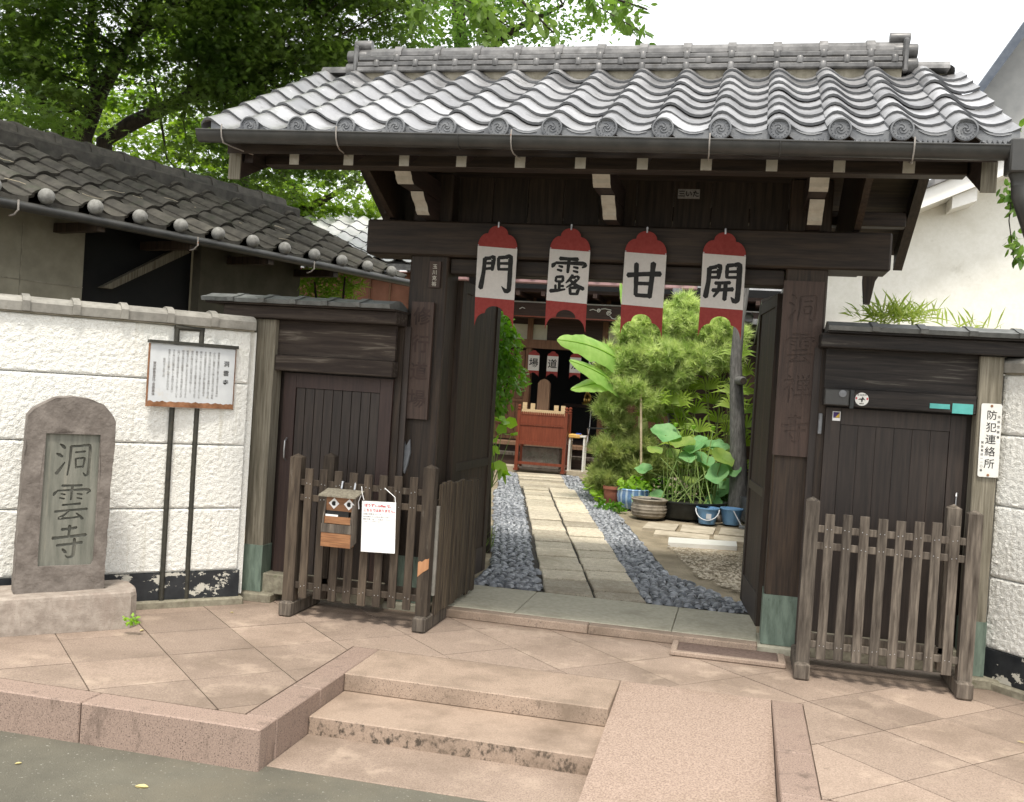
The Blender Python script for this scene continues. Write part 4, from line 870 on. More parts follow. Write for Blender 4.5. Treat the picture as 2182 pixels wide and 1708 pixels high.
mb.build('slab', M['stone'], t)
mb = MB(T); polys = []
for ch, zc_ in (('洞', .895), ('雲', .64), ('寺', .40)): polys += glyph_polys(ch, -.112, zc_, .215, 1.0, 1.05)
carve(mb, PAN, polys, lambda a, b, h: sf(a, b, -.0185 + h), .016, 0, 1); mb.build('carved_panel', [M['stone_panel'], M['stone_cut']], t)
# ------------------------------------------------------------------ information sign on two poles
ang = R(50); T = frame((-3.59, 6.01, 0), ang)
t = thing('information_sign', (-3.59, 6.01, 0), 'faded white information board on two dark poles before the white wall', 'sign')
for u in (-.085, .08): MB(T).tube([(u, 0, -.01), (u - .004, 0, 1.0), (u, 0, 1.85)], .017, 12).build('pole', M['iron'], t)
MB(T).tube([(-.1, 0, 1.85), (.095, 0, 1.85)], .017, 12).build('top_bar', M['iron'], t)
pn = MB(T).box(-.265, .305, -.045, -.018, 1.325, 1.735, bev=.004).build('panel', M['signface'], t)
MB(T).box(-.275, .318, -.062, -.012, 1.737, 1.757).build('top_trim', M['iron'], t)
MB(T).box(-.268, -.2652, -.047, -.016, 1.325, 1.735).box(.3052, .308, -.047, -.016, 1.325, 1.735).build('side_trim', M['rust'], t)
mb = MB(T)
for i in range(60):
    a0 = -.264 + .569 * i / 60; a1 = -.264 + .569 * (i + 1) / 60; h0 = .034 + .012 * noise.noise((i * .35, 0, 0)); h1 = .034 + .012 * noise.noise(((i + 1) * .35, 0, 0))
    mb.add([(a0, -.0462, 1.327), (a1, -.0462, 1.327), (a1, -.0462, 1.327 + h1), (a0, -.0462, 1.327 + h0)], [(0, 1, 2, 3)])
mb.build('rust_band', M['rust'], pn)
for i, ch in enumerate('洞雲寺'): mb = MB(T); text_mb(mb, ch, lambda a, b, i=i: (.245 + a, -.0465, 1.615 - i * .062 + b), .04, .0005); mb.build('title_character', M['ink'], pn)
mb = MB(T); tx = ['洞雲寺は曹洞宗に属する禅寺である当寺は', '小石川に開創された後に池袋村の当地へ移転した', '寺内には江戸時代の石仏や墓碑が多く残され', '本尊は釈迦牟尼仏であり脇に観音像を祀る', '開山は一五六五年ごろの僧と伝えられている', '墓地には多くの文人や画家の墓が並んでおり', '境内の植込みには四季の花が咲くことで', '地域の人々に親しまれ今日まで守られてきた', '明治以後の区画整理により寺域は変わったが', '山門と本堂は往時の姿を今によく伝えている', 'また秋には紅葉が美しく参詣の人も多い', '寺宝として古文書や仏画などが伝わる', '昭和五十五年三月']
for c, s_ in enumerate(tx):
    L_ = s_[:20] if c < 12 else s_
    text_mb(mb, L_, lambda a, b, c=c: (.188 - c * .030 + a, -.0465, 1.69 - (.06 if c == 12 else 0) + b), .0165, .0001, .95, vertical=True)
mb.build('small_text', M['ink_faint'], pn); mb = MB(T)
text_mb(mb, '東京都豊島区教育委員会', lambda a, b: (-.232 + a, -.0465, 1.60 + b), .021, .0005, .95, vertical=True)
mb.build('issuer_text', M['ink_faint'], pn)
# ------------------------------------------------------------------ picket fences
def picket_fence(name, lab, xs, xe, y, mat, screen):
    t = thing(name, ((xs + xe) / 2, y, 0), lab, 'fence')
    def post(x0, x1, y0, y1, h, m_=mat):
        q = MB(); q.box(x0, x1, y0, y1, .1, h - .012); cx, cy = (x0 + x1) / 2, (y0 + y1) / 2
        q.add([(x0, y0, h - .012), (x1, y0, h - .012), (x1, y1, h - .012), (x0, y1, h - .012), (cx, cy, h + .012)], [(0, 1, 4), (1, 2, 4), (2, 3, 4), (3, 0, 4)]); return q.build('post', m_, t)
    pw = .078
    for x in (xs, xe - pw):
        post(x, x + pw, y + .01, y + .085, 1.06)
        MB().box(x - .005, x + pw + .005, y - .03, y + .46, 0, .1, bev=.012).build('foot', M['wood_fence_r'], t)
    post(xs + (.12 if not screen else .165) * (1 if screen else 0) + ((xe - xs) - .16 if not screen else 0), xs + (.165 if screen else (xe - xs) - .16) + pw, y + .17, y + .245, 1.07)
    for z0 in (.865, .765, .185): MB().box(xs + pw - .002, xe - pw + .002, y + .028, y + .052, z0, z0 + .042, bev=.003).build('rail', mat, t)
    MB().box(xs + pw, xe - pw, y + .17, y + .195, .2, .24, bev=.003).build('rail', mat, t)
    n = 8; x0 = xs + pw + .035; x1 = xe - pw - .035 - .053
    for k in range(n):
        x = x0 + (x1 - x0) * k / (n - 1); dz = random.uniform(-.006, .006); lean = random.uniform(-.004, .004)
        q = MB(Matrix.Translation((x + .026, y + .019, .5)) @ Matrix.Rotation(lean, 4, 'Y')); q.box(-.0265, .0265, -.009, .008, -.375 + dz, .478 + dz, bev=.002); pk = q.build('picket', mat, t)
        for z0 in (.886, .786, .206):
            for s_ in (-.012, .012): MB().lathe([(.0032, 0), (.0028, .0015), (.0004, .002)], (x + .026 + s_, y + .01, z0 + random.uniform(-.006, .006)), 6, axis='y').build('screw', M['steel'], pk)
    return t
fl = picket_fence('picket_fence', 'weathered wooden picket fence with a leaflet box, before the left side door', -2.875, -1.875, 6.12, M['wood_fence'], True)
# close-boarded return of the left fence running into the gateway
for k in range(17):
    y = 6.26 + k * .058; top = .95 + random.uniform(-.012, .012) - k * .003
    q = MB(Matrix.Translation((-1.875, y, 0)) @ Matrix.Rotation(random.uniform(-.02, .02), 4, 'Z')); q.box(-.012 + random.uniform(0, .006), .012 + random.uniform(0, .006), 0, .054, .085 + random.uniform(-.01, .01), top, bev=.003); q.build('screen_plank', M['wood_plankscreen'], fl)
for z0 in (.25, .78): MB().box(-1.915, -1.888, 6.2, 7.2, z0, z0 + .05).build('rail', M['wood_fence'], fl)
MB().box(-1.883, -1.861, 6.225, 6.245, .22, .8).build('metal_strip', M['tile_cop'], fl)
MB().prism([(-1.951, .445), (-1.94, .452), (-1.925, .449), (-1.905, .468), (-1.888, .47), (-1.880, .476), (-1.8795, .41), (-1.89, .40), (-1.902, .392), (-1.915, .384), (-1.93, .37), (-1.94, .36), (-1.9505, .35)], lambda a, b, h: (a, h, b), 6.1275, 6.1295).build('scuff', M['wood_raw'], fl)
picket_fence('picket_fence', 'weathered wooden picket fence with haze put into its colour standing before the right side door', .40, 1.365, 6.12, M['wood_fence_r'], False)
# ------------------------------------------------------------------ leaflet box and notice hung on the left fence
t = thing('leaflet_box', (-2.48, 6.05, .5), 'wooden leaflet box with two paper eyes hanging on the left picket fence', 'leaflet box')
X0, X1, Yf = -2.572, -2.372, 6.005
MB().prism([(6.115, .84), (6.115, .53), (Yf + .005, .505), (Yf + .005, .69), (Yf + .04, .835)], lambda a, b, h: (h, a, b), X0, X0 + .01).build('side_panel', M['wood_fence_r'], t); MB().prism([(6.115, .84), (6.115, .53), (Yf + .005, .505), (Yf + .005, .69), (Yf + .04, .835)], lambda a, b, h: (h, a, b), X1 - .01, X1).build('side_panel', M['wood_fence_r'], t)
MB().box(X0 + .011, X1 - .011, 6.1, 6.113, .53, .84).build('back_panel', M['orange_wood'], t)
MB().box(X0 + .011, X1 - .011, Yf + .03, Yf + .04, .735, .83).build('front_board', M['orange_wood'], t)
MB().box(X0 + .011, X1 - .011, Yf + .012, Yf + .02, .655, .70).build('tray_front', M['orange_wood'], t)
MB().box(X0 - .002, X1 + .002, Yf - .006, Yf + .004, .598, .652).build('front_board', M['wood_fence_r'], t)
for k in range(3): MB().box(X0, X1, Yf - .003, Yf + .005, .507 + k * .030, .5355 + k * .030).build('front_slat', M['orange_wood'], t)
MB().box(X0 + .011, X1 - .011, Yf + .006, 6.1, .505, .515).build('bottom', M['orange_wood'], t)
mb = MB(); mb.prism([(6.125, .868), (5.975, .838), (5.975, .828), (6.125, .858)], lambda a, b, h: (h, a, b), X0 - .022, X1 + .03); mb.build('roof', M['wood_grey'], t)
MB().box(X0 + .02, X1 - .03, Yf + .02, Yf + .09, .70, .735, M=None).build('leaflets', M['ink'], t); MB().box(X0 + .015, X0 + .1, Yf + .015, Yf + .018, .68, .712).build('leaflet', M['paper'], t)
for x in (-2.508, -2.405):
    mb = MB(); r_ = .036; mb.prism([(x - r_, .782), (x, .782 - r_), (x + r_, .782), (x, .782 + r_)], lambda a, b, h: (a, h, b), Yf + .027, Yf + .029); e = mb.build('paper_eye', M['paper'], t)
    mb = MB(); mb.prism([(x + .012 * math.cos(k) * (1.3 if k % 2 else .8), .782 + .016 * math.sin(k)) for k in [i * math.pi / 4 for i in range(8)]], lambda a, b, h: (a, h, b), Yf + .0255, Yf + .0268); mb.build('pupil', M['ink'], e)
for x in (-2.5, -2.41): MB().tube([(x, 6.12, .87), (x, 6.135, .915), (x, 6.16, .91)], .006, 6).build('hook', M['steel'], t)
t = thing('paper_notice', (-2.22, 6.08, .48), 'white laminated paper notice with red heading tied to the left fence', 'notice')
T = Matrix.Translation((-2.218, 6.085, .65)) @ Matrix.Rotation(R(-2.2), 4, 'Y')
sh = MB(T).box(-.115, .115, 0, .003, -.163, .163).build('sheet', M['paper'], t)
mb = MB(T); text_mb(mb, "ぼうず'n coffee は、", lambda a, b: (a - .098, -.001, .128 + b), .0225, .0007, align='LEFT', xs=1.0); text_mb(mb, 'こちらではありません。', lambda a, b: (a - .104, -.001, .098 + b), .0205, .0006, align='LEFT'); mb.build('heading', M['paper_red'], sh)
mb = MB(T)
for i, s_ in enumerate(['お隣の祥雲寺さんです。', 'FamilyMartさんのある通りへ出て', '要町方面（右）へお進みください']): text_mb(mb, s_, lambda a, b, i=i: (a - .104, -.001, .076 - i * .0165 + b), .0125, .0001, align='LEFT')
text_mb(mb, 'Googleマップで祥雲寺を検索', lambda a, b: (a - .1, -.001, .030 + b), .0085, 0, align='LEFT')
mb.build('body_text', M['ink_faint'], sh)
MB().tube([(-2.35, 6.09, .9), (-2.34, 6.08, .86), (-2.325, 6.08, .815)], .0025, 5).tube([(-2.345, 6.08, .85), (-2.36, 6.075, .80), (-2.352, 6.07, .755)], .003, 5).tube([(-2.11, 6.08, .807), (-2.12, 6.09, .85), (-2.2, 6.11, .9)], .0025, 5).build('string', M['paper'], t)
# ------------------------------------------------------------------ signs on the right side gate
t = thing('enamel_sign', (1.437, 6.43, 1.247), 'tall white enamel sign with five black characters on the right side post', 'sign')
T = Matrix.Translation((1.437, 6.44, 1.466)) @ Matrix.Rotation(R(-.6), 4, 'Y')
rc = [(sx * (.057 - .012 * (1 - math.cos(a))) if 0 else sx * (.045 + .012 * math.cos(a)), sz * (.206 + .012 * math.sin(a))) for sx, sz, rng in ((1, 1, (0, 1, 2, 3)), (-1, 1, (3, 2, 1, 0)), (-1, -1, (0, 1, 2, 3)), (1, -1, (3, 2, 1, 0))) for a in [k * math.pi / 6 for k in rng]]
pl = MB(T).prism(rc, lambda a, b, h: (a, h, b), -.004, .002).build('plate', M['enamel'], t)
for i, ch in enumerate('防犯連絡所'): mb = MB(T); text_mb(mb, ch, lambda a, b, i=i: (.003 + a, -.0052, .128 - i * .072 + b), .060, .0003); mb.build('character', M['ink'], pl)
mb = MB(T)
for i, ch in enumerate('池袋警察署'): text_mb(mb, ch, lambda a, b, i=i: (.042 + a, -.0052, .135 - i * .03 + b), .017, .0001)
for i, ch in enumerate('緊急電話一一〇番'): text_mb(mb, ch, lambda a, b, i=i: (-.040 + a, -.0052, -.02 - i * .0235 + b), .016, .0001)
mb.build('lettering', M['ink'], pl)
for z0 in (.204, -.206): MB(T).lathe([(.008, 0), (.007, .003), (.001, .004)], (.0, -.004, z0), 10, axis='y').build('rust_spot', M['rust'], pl)
t = thing('round_sticker', (.705, 6.46, 1.66), 'round white sticker with a small black picture on the right lintel', 'sticker')
MB().lathe([(.001, 0), (.040, 0), (.040, .002), (.001, .002)], (.705, 6.464, 1.663), 28, axis='y', sm=False).build('disc', M['enamel'], t)
mb = MB(); f = lambda a, b, h: (.705 + a, h, 1.663 + b)
mb.prism([(-.022, -.004), (-.012, .004), (-.002, .003), (.004, .016), (.012, .004), (.022, -.006), (.006, -.002), (.004, -.018), (-.002, -.018), (-.004, -.004)], f, 6.4605, 6.4615); mb.build('picture', M['ink'], t)
mb = MB(); [mb.prism([(s_ * .032 + .006 * math.cos(k), .004 + .008 * math.sin(k)) for k in [i * math.pi / 3 for i in range(6)]], f, 6.4605, 6.4615) for s_ in (-1, 1)]; mb.build('red_mark', M['paper_red'], t)
mb = MB(); text_mb(mb, '防災井戸', lambda a, b: (.705 + a, 6.4612, 1.683 + b), .014, .0002); text_mb(mb, '豊島区', lambda a, b: (.705 + a, 6.4612, 1.632 + b), .009, .0002); mb.build('lettering', M['ink'], t)
for nm, x0, x1, z0, z1, lab in (('teal_plate', 1.222, 1.338, 1.612, 1.672, 'larger teal plate at the right end of the right lintel'), ('teal_plate', 1.095, 1.208, 1.634, 1.664, 'smaller narrow teal plate on the right lintel')):
    o = MB().box(x0, x1, 6.459, 6.464, z0, z1, bev=.001).build(nm, M['teal'], None, ((x0 + x1) / 2, 6.46, z0)); tag(o, lab, 'plate')
t = thing('small_sticker', (.575, 6.57, 1.53), 'tiny purple and yellow sticker at the top of the right door', 'sticker')
MB().box(.55, .597, 6.568, 6.573, 1.52, 1.578).build('back', M['paper'], t); MB().box(.554, .593, 6.5665, 6.5675, 1.538, 1.574).build('print', mk('violet_print', two((.05, .03, .12), (.08, .05, .18)), 20), t)
MB().prism([(.566, 1.54), (.592, 1.54), (.592, 1.572)], lambda a, b, h: (a, h, b), 6.5652, 6.5662).build('yellow_print', mk('yellow_print', two((.6, .4, .05), (.7, .5, .08)), 20), t)
o = MB().box(.468, .49, 6.56, 6.66, 1.43, 1.56, bev=.004).build('intercom', M['tile_front'], None, (.48, 6.6, 1.43)); tag(o, 'small grey metal box beside the right name board', 'box')
o = MB().tube([(1.30, 6.57, 1.1), (1.30, 6.55, 1.13), (1.295, 6.545, 1.11)], .006, 6).tube([(1.3, 6.565, 1.13), (1.298, 6.56, 1.0)], .004, 6).build('hanging_hook', M['steel'], None, (1.3, 6.56, 1.0)); tag(o, 'small steel hook hanging above the right fence', 'hook')
t = thing('door_sensor', (.6, 6.46, 1.6), 'dark box with round lens at the left end of the right lintel', 'sensor')
MB().box(.485, .63, 6.44, 6.463, 1.615, 1.715, bev=.006).build('housing', M['gutter'], t); MB().lathe([(.001, 0), (.022, 0), (.022, .006), (.001, .009)], (.59, 6.44, 1.69), 18, axis='y').build('lens', M['tile_front'], t)
MB().box(.634, .66, 6.445, 6.463, 1.6, 1.715, bev=.003).build('bracket', M['black_plastic'], t)
# ------------------------------------------------------------------ house with the old tiled roof on the left
T = frame((-5.121, 6.023, 0), R(72.7)); SB = .44; ALB = math.atan(SB); EZ = 2.69
hs = thing('old_house', (-4.6, 7.8, 0), 'old house with mossy grey tiled roof behind the left wall', 'house')
hb = lambda *a, **k: MB(T).box(*a, **k)
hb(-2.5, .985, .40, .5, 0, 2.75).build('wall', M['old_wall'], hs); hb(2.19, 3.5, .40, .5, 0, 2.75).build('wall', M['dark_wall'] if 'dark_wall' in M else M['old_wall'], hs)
hb(.99, 2.185, .52, .56, 0, 2.75).build('shaded_opening', M['dark_inside'], hs); hb(3.4, 3.5, .5, 3.0, 0, 3.0).build('wall', M['old_wall'], hs)  # shade inside the open window painted as a near-black sheet
for x in (.44, -.6): hb(x, x + .008, .394, .399, 1.2, 2.6).build('panel_joint', M['plaster_old'], hs)
hb(-2.5, .985, .394, .399, 2.17, 2.178).build('panel_joint', M['plaster_old'], hs)
mb = MB(T); mb.prism([(1.2, 2.2), (1.3, 2.2), (2.1, 2.62), (2.0, 2.66)], lambda a, b, h: (a, h, b), .44, .5); mb.build('brace', M['wood_grey'], hs)
for x in (-.2, .7, 1.6, 2.5, 3.4): hb(x, x + .07, -.12, .5, 2.57, 2.64).build('rafter', M['wood_gate'], hs)
mb = MB(T); mb.prism([(-.05, EZ - .06), (-.05, EZ - .012), (1.5, EZ - .012 + SB * 1.55), (3.1, EZ - .01), (3.1, EZ - .06), (1.5, EZ - .1 + SB * 1.5)], lambda a, b, h: (h, a, b), -2.6, 4.75)
hr = mb.build('roof', M['wood_gate'], hs)
TB = .4053; EB = .31
tm2 = tile_mesh('old_roof_tile', TB, EB + .03, [M['tile_old'], M['tile_old']], th=.024, lift=.028, hs=1.1)
mb = MB(); mb.lathe([(.001, -.058)] + [(.058 * math.sin(k * math.pi / 10), -.058 * math.cos(k * math.pi / 10)) for k in range(1, 10)] + [(.001, .058)], (0, 0, 0), 18); bm2 = mb.mesh('ball_end', M['tile_ball'] if 'tile_ball' in M else M['tile_cop'])
mb = MB(); mb.prism([(.06, .03), (.14, .012), (.22, .0), (.3, .004), (.36, .02), (.36, -.045), (.3, -.062), (.2, -.068), (.1, -.05), (.06, -.03)], lambda a, b, h: (a, h, b), -.012, .01); ap2 = mb.mesh('eave_plate', M['tile_old'])
for c in range(-6, 11):
    x = .266 + .4053 * c - .067
    for r in range(6):
        y = -.06 + r * EB * math.cos(ALB); z = EZ + r * EB * math.sin(ALB)
        if y > 1.42: continue
        piece('roof_tile', tm2, hr, T @ Matrix.Translation((x, y + random.uniform(-.006, .006), z + random.uniform(-.004, .004))) @ Matrix.Rotation(ALB + random.uniform(-.01, .01), 4, 'X') @ Matrix.Rotation(random.uniform(-.008, .008), 4, 'Z'))
    piece('ball_end', bm2, hr, T @ Matrix.Translation((x + .067, -.125, EZ + .052))); piece('eave_plate', ap2, hr, T @ Matrix.Translation((x, -.075, EZ + .02)))
rg = hb(-2.6, 4.5, 1.36, 1.66, EZ + .62, EZ + .80, bev=.02).build('ridge', M['tile_old'], hs)
mb = MB(); mb.prism([(-.12, 0), (-.1, .06), (-.04, .09), (.04, .09), (.1, .06), (.12, 0)], lambda a, b, h: (h, a, b), .003, .36); rc_ = mb.mesh('ridge_crown', M['tile_old'])
mb = MB(); mb.prism([(-.13, 0), (-.11, .075), (-.04, .105), (.04, .105), (.11, .075), (.13, 0)], lambda a, b, h: (h, a, b), -.03, .03); rc2 = mb.mesh('ridge_collar', M['tile_old'])
for k in range(19): piece('crown_tile', rc_, rg, T @ Matrix.Translation((-2.6 + .363 * k, 1.51, EZ + .80))); piece('crown_collar', rc2, rg, T @ Matrix.Translation((-2.6 + .363 * k, 1.51, EZ + .80)))
mb = MB(T); mb.tube([(-2.6, -.13, 2.625), (4.8, -.13, 2.66)], .036, 12); gt = mb.build('gutter', M['gutter'], hs)
for x in (.02, 1.62, 3.05): MB(T).tube([(x, -.18, 2.67), (x, -.182, 2.6), (x, -.14, 2.57), (x - .01, -.1, 2.56)], .007, 6).build('gutter_hook', M['hook'], gt)
# fallen twigs on that roof
ORD = ['leftmost', 'second from left', 'third from left', 'fourth from left', 'fifth from left', 'sixth from left', 'seventh from left', 'eighth from left', 'ninth from left', 'rightmost']
for i in range(10):
    x, y = .05 + .36 * i + random.uniform(-.08, .08), random.uniform(-.02, .7); a = random.uniform(-.6, .9); L_ = random.uniform(.08, .28) * (1.4 if i < 4 else 1); pts = []
    for k in range(4): xx = x + math.cos(a) * L_ * k / 3 + random.uniform(-.01, .01); yy = y - math.sin(a) * L_ * k / 3 * .7; pts.append((xx, yy, EZ + SB * (yy + .06) + .085 + random.uniform(0, .012)))
    o = MB(T).tube(pts, [.004, .0035, .003, .002], 4).build('twig', M['dry_twig'] if 'dry_twig' in M else M['bamboo'], None, T @ Vector(pts[0])); tag(o, f'thin dry twig lying on the old mossy roof, {ORD[i]}', 'twig', 'twigs fallen on the old house roof')
# ------------------------------------------------------------------ white house on the right
wh = thing('white_house', (2.5, 11, 0), 'cream walled house with a sloping white eave behind the right side gate', 'house')
ev = lambda x: 3.50 + .46 * (x - 1.38)
mb = MB(); mb.prism([(.62, 0), (7, 0), (7, ev(7)), (.62, ev(.62))], lambda a, b, h: (a, h, b), 10.75, 10.95); mb.build('wall', M['stucco_r'], wh)
MB().box(.62, .8, 10.96, 16, 0, 3.0).build('side_wall', M['stucco_r'], wh)
mb = MB(); mb.prism([(.5, ev(.5)), (7, ev(7)), (7, ev(7) + .17), (.5, ev(.5) + .17)], lambda a, b, h: (a, h, b), 10.35, 16); wr = mb.build('eave', M['enamel'], wh)
for k in range(22):
    x0 = .45 + k * .3; mb = MB(); mb.prism([(x0, ev(x0) + .172), (x0 + .3, ev(x0 + .3) + .172), (x0 + .3, ev(x0 + .3) + .235), (x0, ev(x0) + .255)], lambda a, b, h: (a, h, b), 10.30, 10.6); mb.build('verge_tile', M['tile_ridge'], wr)
mb = MB(); mb.prism([(.45, ev(.45) + .175), (7, ev(7) + .175), (7, ev(7) + .22), (.45, ev(.45) + .22)], lambda a, b, h: (a, h, b), 10.61, 16); mb.build('roof', M['tile_ridge'], wr)
for x in (1.84, 4.2): mb = MB(); mb.prism([(x, ev(x) - .12), (x + .22, ev(x + .22) - .14), (x + .22, ev(x + .22) - .002), (x, ev(x) - .002)], lambda a, b, h: (a, h, b), 10.42, 10.748); mb.build('purlin_end', M['enamel'], wh)
# taller building beyond it, only its roof edge in view
fh = thing('tall_house', (6, 18, 0), 'taller grey house with a dark sloping roof edge at the top right', 'house')
k2 = 1.0; e2 = lambda x: 6.35 + 1.6 * (x - 3.12)
mb = MB(); mb.prism([(3.15, 0), (10, 0), (10, 9), (4.9, e2(4.9)), (3.15, e2(3.15))], lambda a, b, h: (a, h, b), 16.6, 17); mb.build('wall', M['grey_wall'], fh)
mb = MB(); mb.prism([(2.95, e2(2.95)), (4.9, e2(4.9)), (4.9, e2(4.9) + .3), (2.9, e2(2.95) + .12)], lambda a, b, h: (a, h, b), 15.9, 18); mb.build('roof_edge', M['roof_dark'], fh)
# ------------------------------------------------------------------ brown clad house glimpsed past the old roof
bh = thing('brown_house', (-5.4, 13.8, 0), 'rust brown clad house with pale tiled roof seen past the old roof', 'house')
MB().box(-7.2, -4.3, 13.3, 13.4, 0, 3.1).build('wall', M['brown_wall'], bh)
for k in range(9): MB().box(-7.0 + k * .3, -6.975 + k * .3, 13.27, 13.298, 0, 3.1).build('batten', M['brown_panel'], bh)
mb = MB(); mb.prism([(12.9, 3.16), (14.6, 4.0), (14.6, 3.94), (12.9, 3.08)], lambda a, b, h: (h, a, b), -7.4, -4.1); br = mb.build('roof', M['tile_ridge'], bh)
tm3 = tile_mesh('pale_roof_tile', .3, .3, [M['tile_pale'] if 'tile_pale' in M else M['tile'], M['tile_front']])
for r in range(7):
    for c in range(11): piece('roof_tile', tm3, br, Matrix.Translation((-7.4 + .3 * c, 12.88 + r * .24, 3.17 + r * .24 * .494)) @ Matrix.Rotation(math.atan(.494), 4, 'X'))
# ------------------------------------------------------------------ temple hall at the end of the path
YT = 18.2
tp = thing('temple_hall', (-2.6, YT, 0), 'dark brown wooden temple hall at the end of the stone path', 'temple')
tb = lambda x0, x1, y0, y1, z0, z1, nm, m_, **k: MB().box(x0, x1, y0, y1, z0, z1, **k).build(nm, M[m_], tp)
FZ = .62
tb(-9, 2.5, YT + .02, 24, 0, 4.2, 'core', 'dark_inside') if False else None
# dark room: back wall, floor, ceiling, sides
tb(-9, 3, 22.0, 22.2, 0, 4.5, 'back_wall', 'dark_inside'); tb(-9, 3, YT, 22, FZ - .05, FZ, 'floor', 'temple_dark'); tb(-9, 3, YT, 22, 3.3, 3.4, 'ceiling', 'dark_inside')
DX0_, DX1_ = -3.86, -2.56
tb(-9, DX0_ - .1, YT + .1, YT + .16, FZ, 2.36, 'side_screen', 'temple_dark'); tb(DX1_ + .1, 3, YT + .1, YT + .16, FZ, 2.36, 'side_screen', 'temple_dark')
for x in (DX0_ - .1, DX1_ + .0, DX1_ + 1.35, DX0_ - 1.35): tb(x, x + .1, YT - .02, YT + .14, FZ, 3.3, 'pillar', 'brown_panel')
for k in range(9):     # sliding screens beside the doorway: boards under a lattice
    for x0 in (DX0_ - 1.34 + k * .135, DX1_ + .11 + k * .135):
        tb(x0 + .004, x0 + .131, YT + .05, YT + .08, FZ + .02, 2.3, 'screen_board', 'brown_panel')
for x0 in (DX0_ - 1.3, DX1_ + .1):
    for z in (.74, .92, 1.0, 1.34, 1.40, 1.64, 1.9): tb(x0, x0 + 1.24, YT + .025, YT + .048, z, z + .05, 'screen_rail', 'brown_panel')
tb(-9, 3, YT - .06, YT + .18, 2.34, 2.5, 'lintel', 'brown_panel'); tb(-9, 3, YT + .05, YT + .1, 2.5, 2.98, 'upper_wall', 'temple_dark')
for x in (-5.3, -4.2, -2.52, -1.1): tb(x + (.0 if x != -4.2 else -.1), x + .6, YT + .035, YT + .048, 2.46, 2.78, 'plaster_panel', 'cream')
tb(-9, 3, YT - .1, YT + .12, 2.98, 3.06, 'moulding', 'cream'); tb(-9, 3, YT - .11, YT - .101, 3.0, 3.025, 'red_line', 'red_wood') if False else None
tb(-9, 3, 17.5, 17.75, 2.86, 3.14, 'eave_beam', 'temple_dark'); tb(-9, -2.2, 17.48, 17.498, 2.862, 2.885, 'red_line', 'red_wood'); tb(-9, 3, 17.47, 17.498, 3.12, 3.14, 'beam_trim', 'grey_wall')
mb = MB()
for cx, cz, r_ in ((-2.56, 3.03, .035), (-2.38, 2.99, .045)):
    mb.tube([(cx + (r_ * (1 - k / 20)) * math.cos(k * .7), 17.49, cz + (r_ * (1 - k / 20)) * math.sin(k * .7)) for k in range(16)], .007, 5)
mb.tube([(-2.72, 17.49, 3.03), (-2.66, 17.49, 3.05), (-2.6, 17.49, 3.03)], .007, 5).tube([(-2.52, 17.49, 3.06), (-2.45, 17.49, 3.07), (-2.34, 17.49, 3.05)], .007, 5).tube([(-2.36, 17.49, 2.95), (-2.31, 17.49, 2.9), (-2.25, 17.49, 2.9)], .007, 5)
mb.build('cloud_carving', M['enamel'], tp); mb = MB(); mb.tube([(-3.98, 17.49, 3.0), (-3.93, 17.49, 3.03), (-3.88, 17.49, 3.01)], .007, 5); mb.build('cloud_carving', M['enamel'], tp)
tb(-9, 3, 17.2, 18.4, 3.28, 3.34, 'soffit', 'temple_dark')
for k in range(24): tb(-8 + k * .45, -7.93 + k * .45, 16.98, 18.2, 3.2, 3.275, 'rafter', 'temple_dark')
tb(-9, -.86, 16.9, 17.02, 3.40, 3.52, 'gutter', 'pinkgutter', bev=.02)
for k in range(28): mb = MB(); mb.lathe([(.001, -.1), (.045, -.1), (.05, 0), (.05, .12)], (-8.4 + k * .28, 16.98, 3.555), 12, axis='y'); mb.build('eave_tile', M['tile'], tp)
mb = MB(); mb.prism([(16.95, 3.5), (20, 5.2), (20, 5.1), (16.95, 3.44)], lambda a, b, h: (h, a, b), -9, 3); mb.build('roof', M['tile'], tp)
mb = MB(); mb.box(-1.26, -1.1, 16.88, 17.04, 3.3, 3.41, bev=.01)
for z in (3.2, 3.06, 2.92): mb.lathe([(.02, z - .12), (.035, z - .06), (.055, z), (.075, z + .03), (.02, z + .035)], (-1.18, 16.96, 0), 12)
mb.tube([(-1.18, 16.96, 2.85), (-1.18, 16.96, .2)], .018, 8); mb.build('rain_chain', M['tile_front'], tp)
tb(-8, 2, 17.65, YT - .03, .56, .62, 'veranda', 'wood_fence_r' if False else 'stupa'); tb(-8, 2, 17.72, 17.8, .2, .555, 'veranda_skirt', 'temple_dark')
tb(-5.6, -1.0, 17.32, 17.64, .40, .45, 'step', 'wood_fence_r'); tb(-5.6, -1.0, 17.36, 17.6, .2, .398, 'step_base', 'temple_dark'); tb(-6.5, -.6, 16.95, 17.5, .15, .235, 'stone_step', 'flag')
# things in front of the hall
YA = 16.75
al = thing('offering_stand', (-3.28, YA, .19), 'lacquered red wooden offering stand with pale prayer tallies at the path end', 'offering stand')
X0, X1 = -3.73, -2.86
for x in (X0, X1 - .055):
    for y in (YA, YA + .38): MB().box(x, x + .055, y, y + .055, .19, 1.22).build('leg', M['red_wood'], al)
    MB().box(x - .01, x + .065, YA - .02, YA + .46, .19, .225).build('foot', M['red_wood'], al)
    for y in (YA + .027, YA + .407):
        MB().lathe([(.02, 1.22), (.034, 1.235), (.034, 1.25), (.02, 1.262), (.032, 1.28), (.03, 1.30), (.012, 1.315)], (x + .027, y, 0), 10).build('finial', M['red_wood'], al)
    MB().box(x + .015, x + .04, YA + .056, YA + .379, .68, 1.2).build('side_panel', M['red_wood'], al); MB().box(x + .01, x + .045, YA + .056, YA + .379, .28, .32).build('rail', M['red_wood'], al)
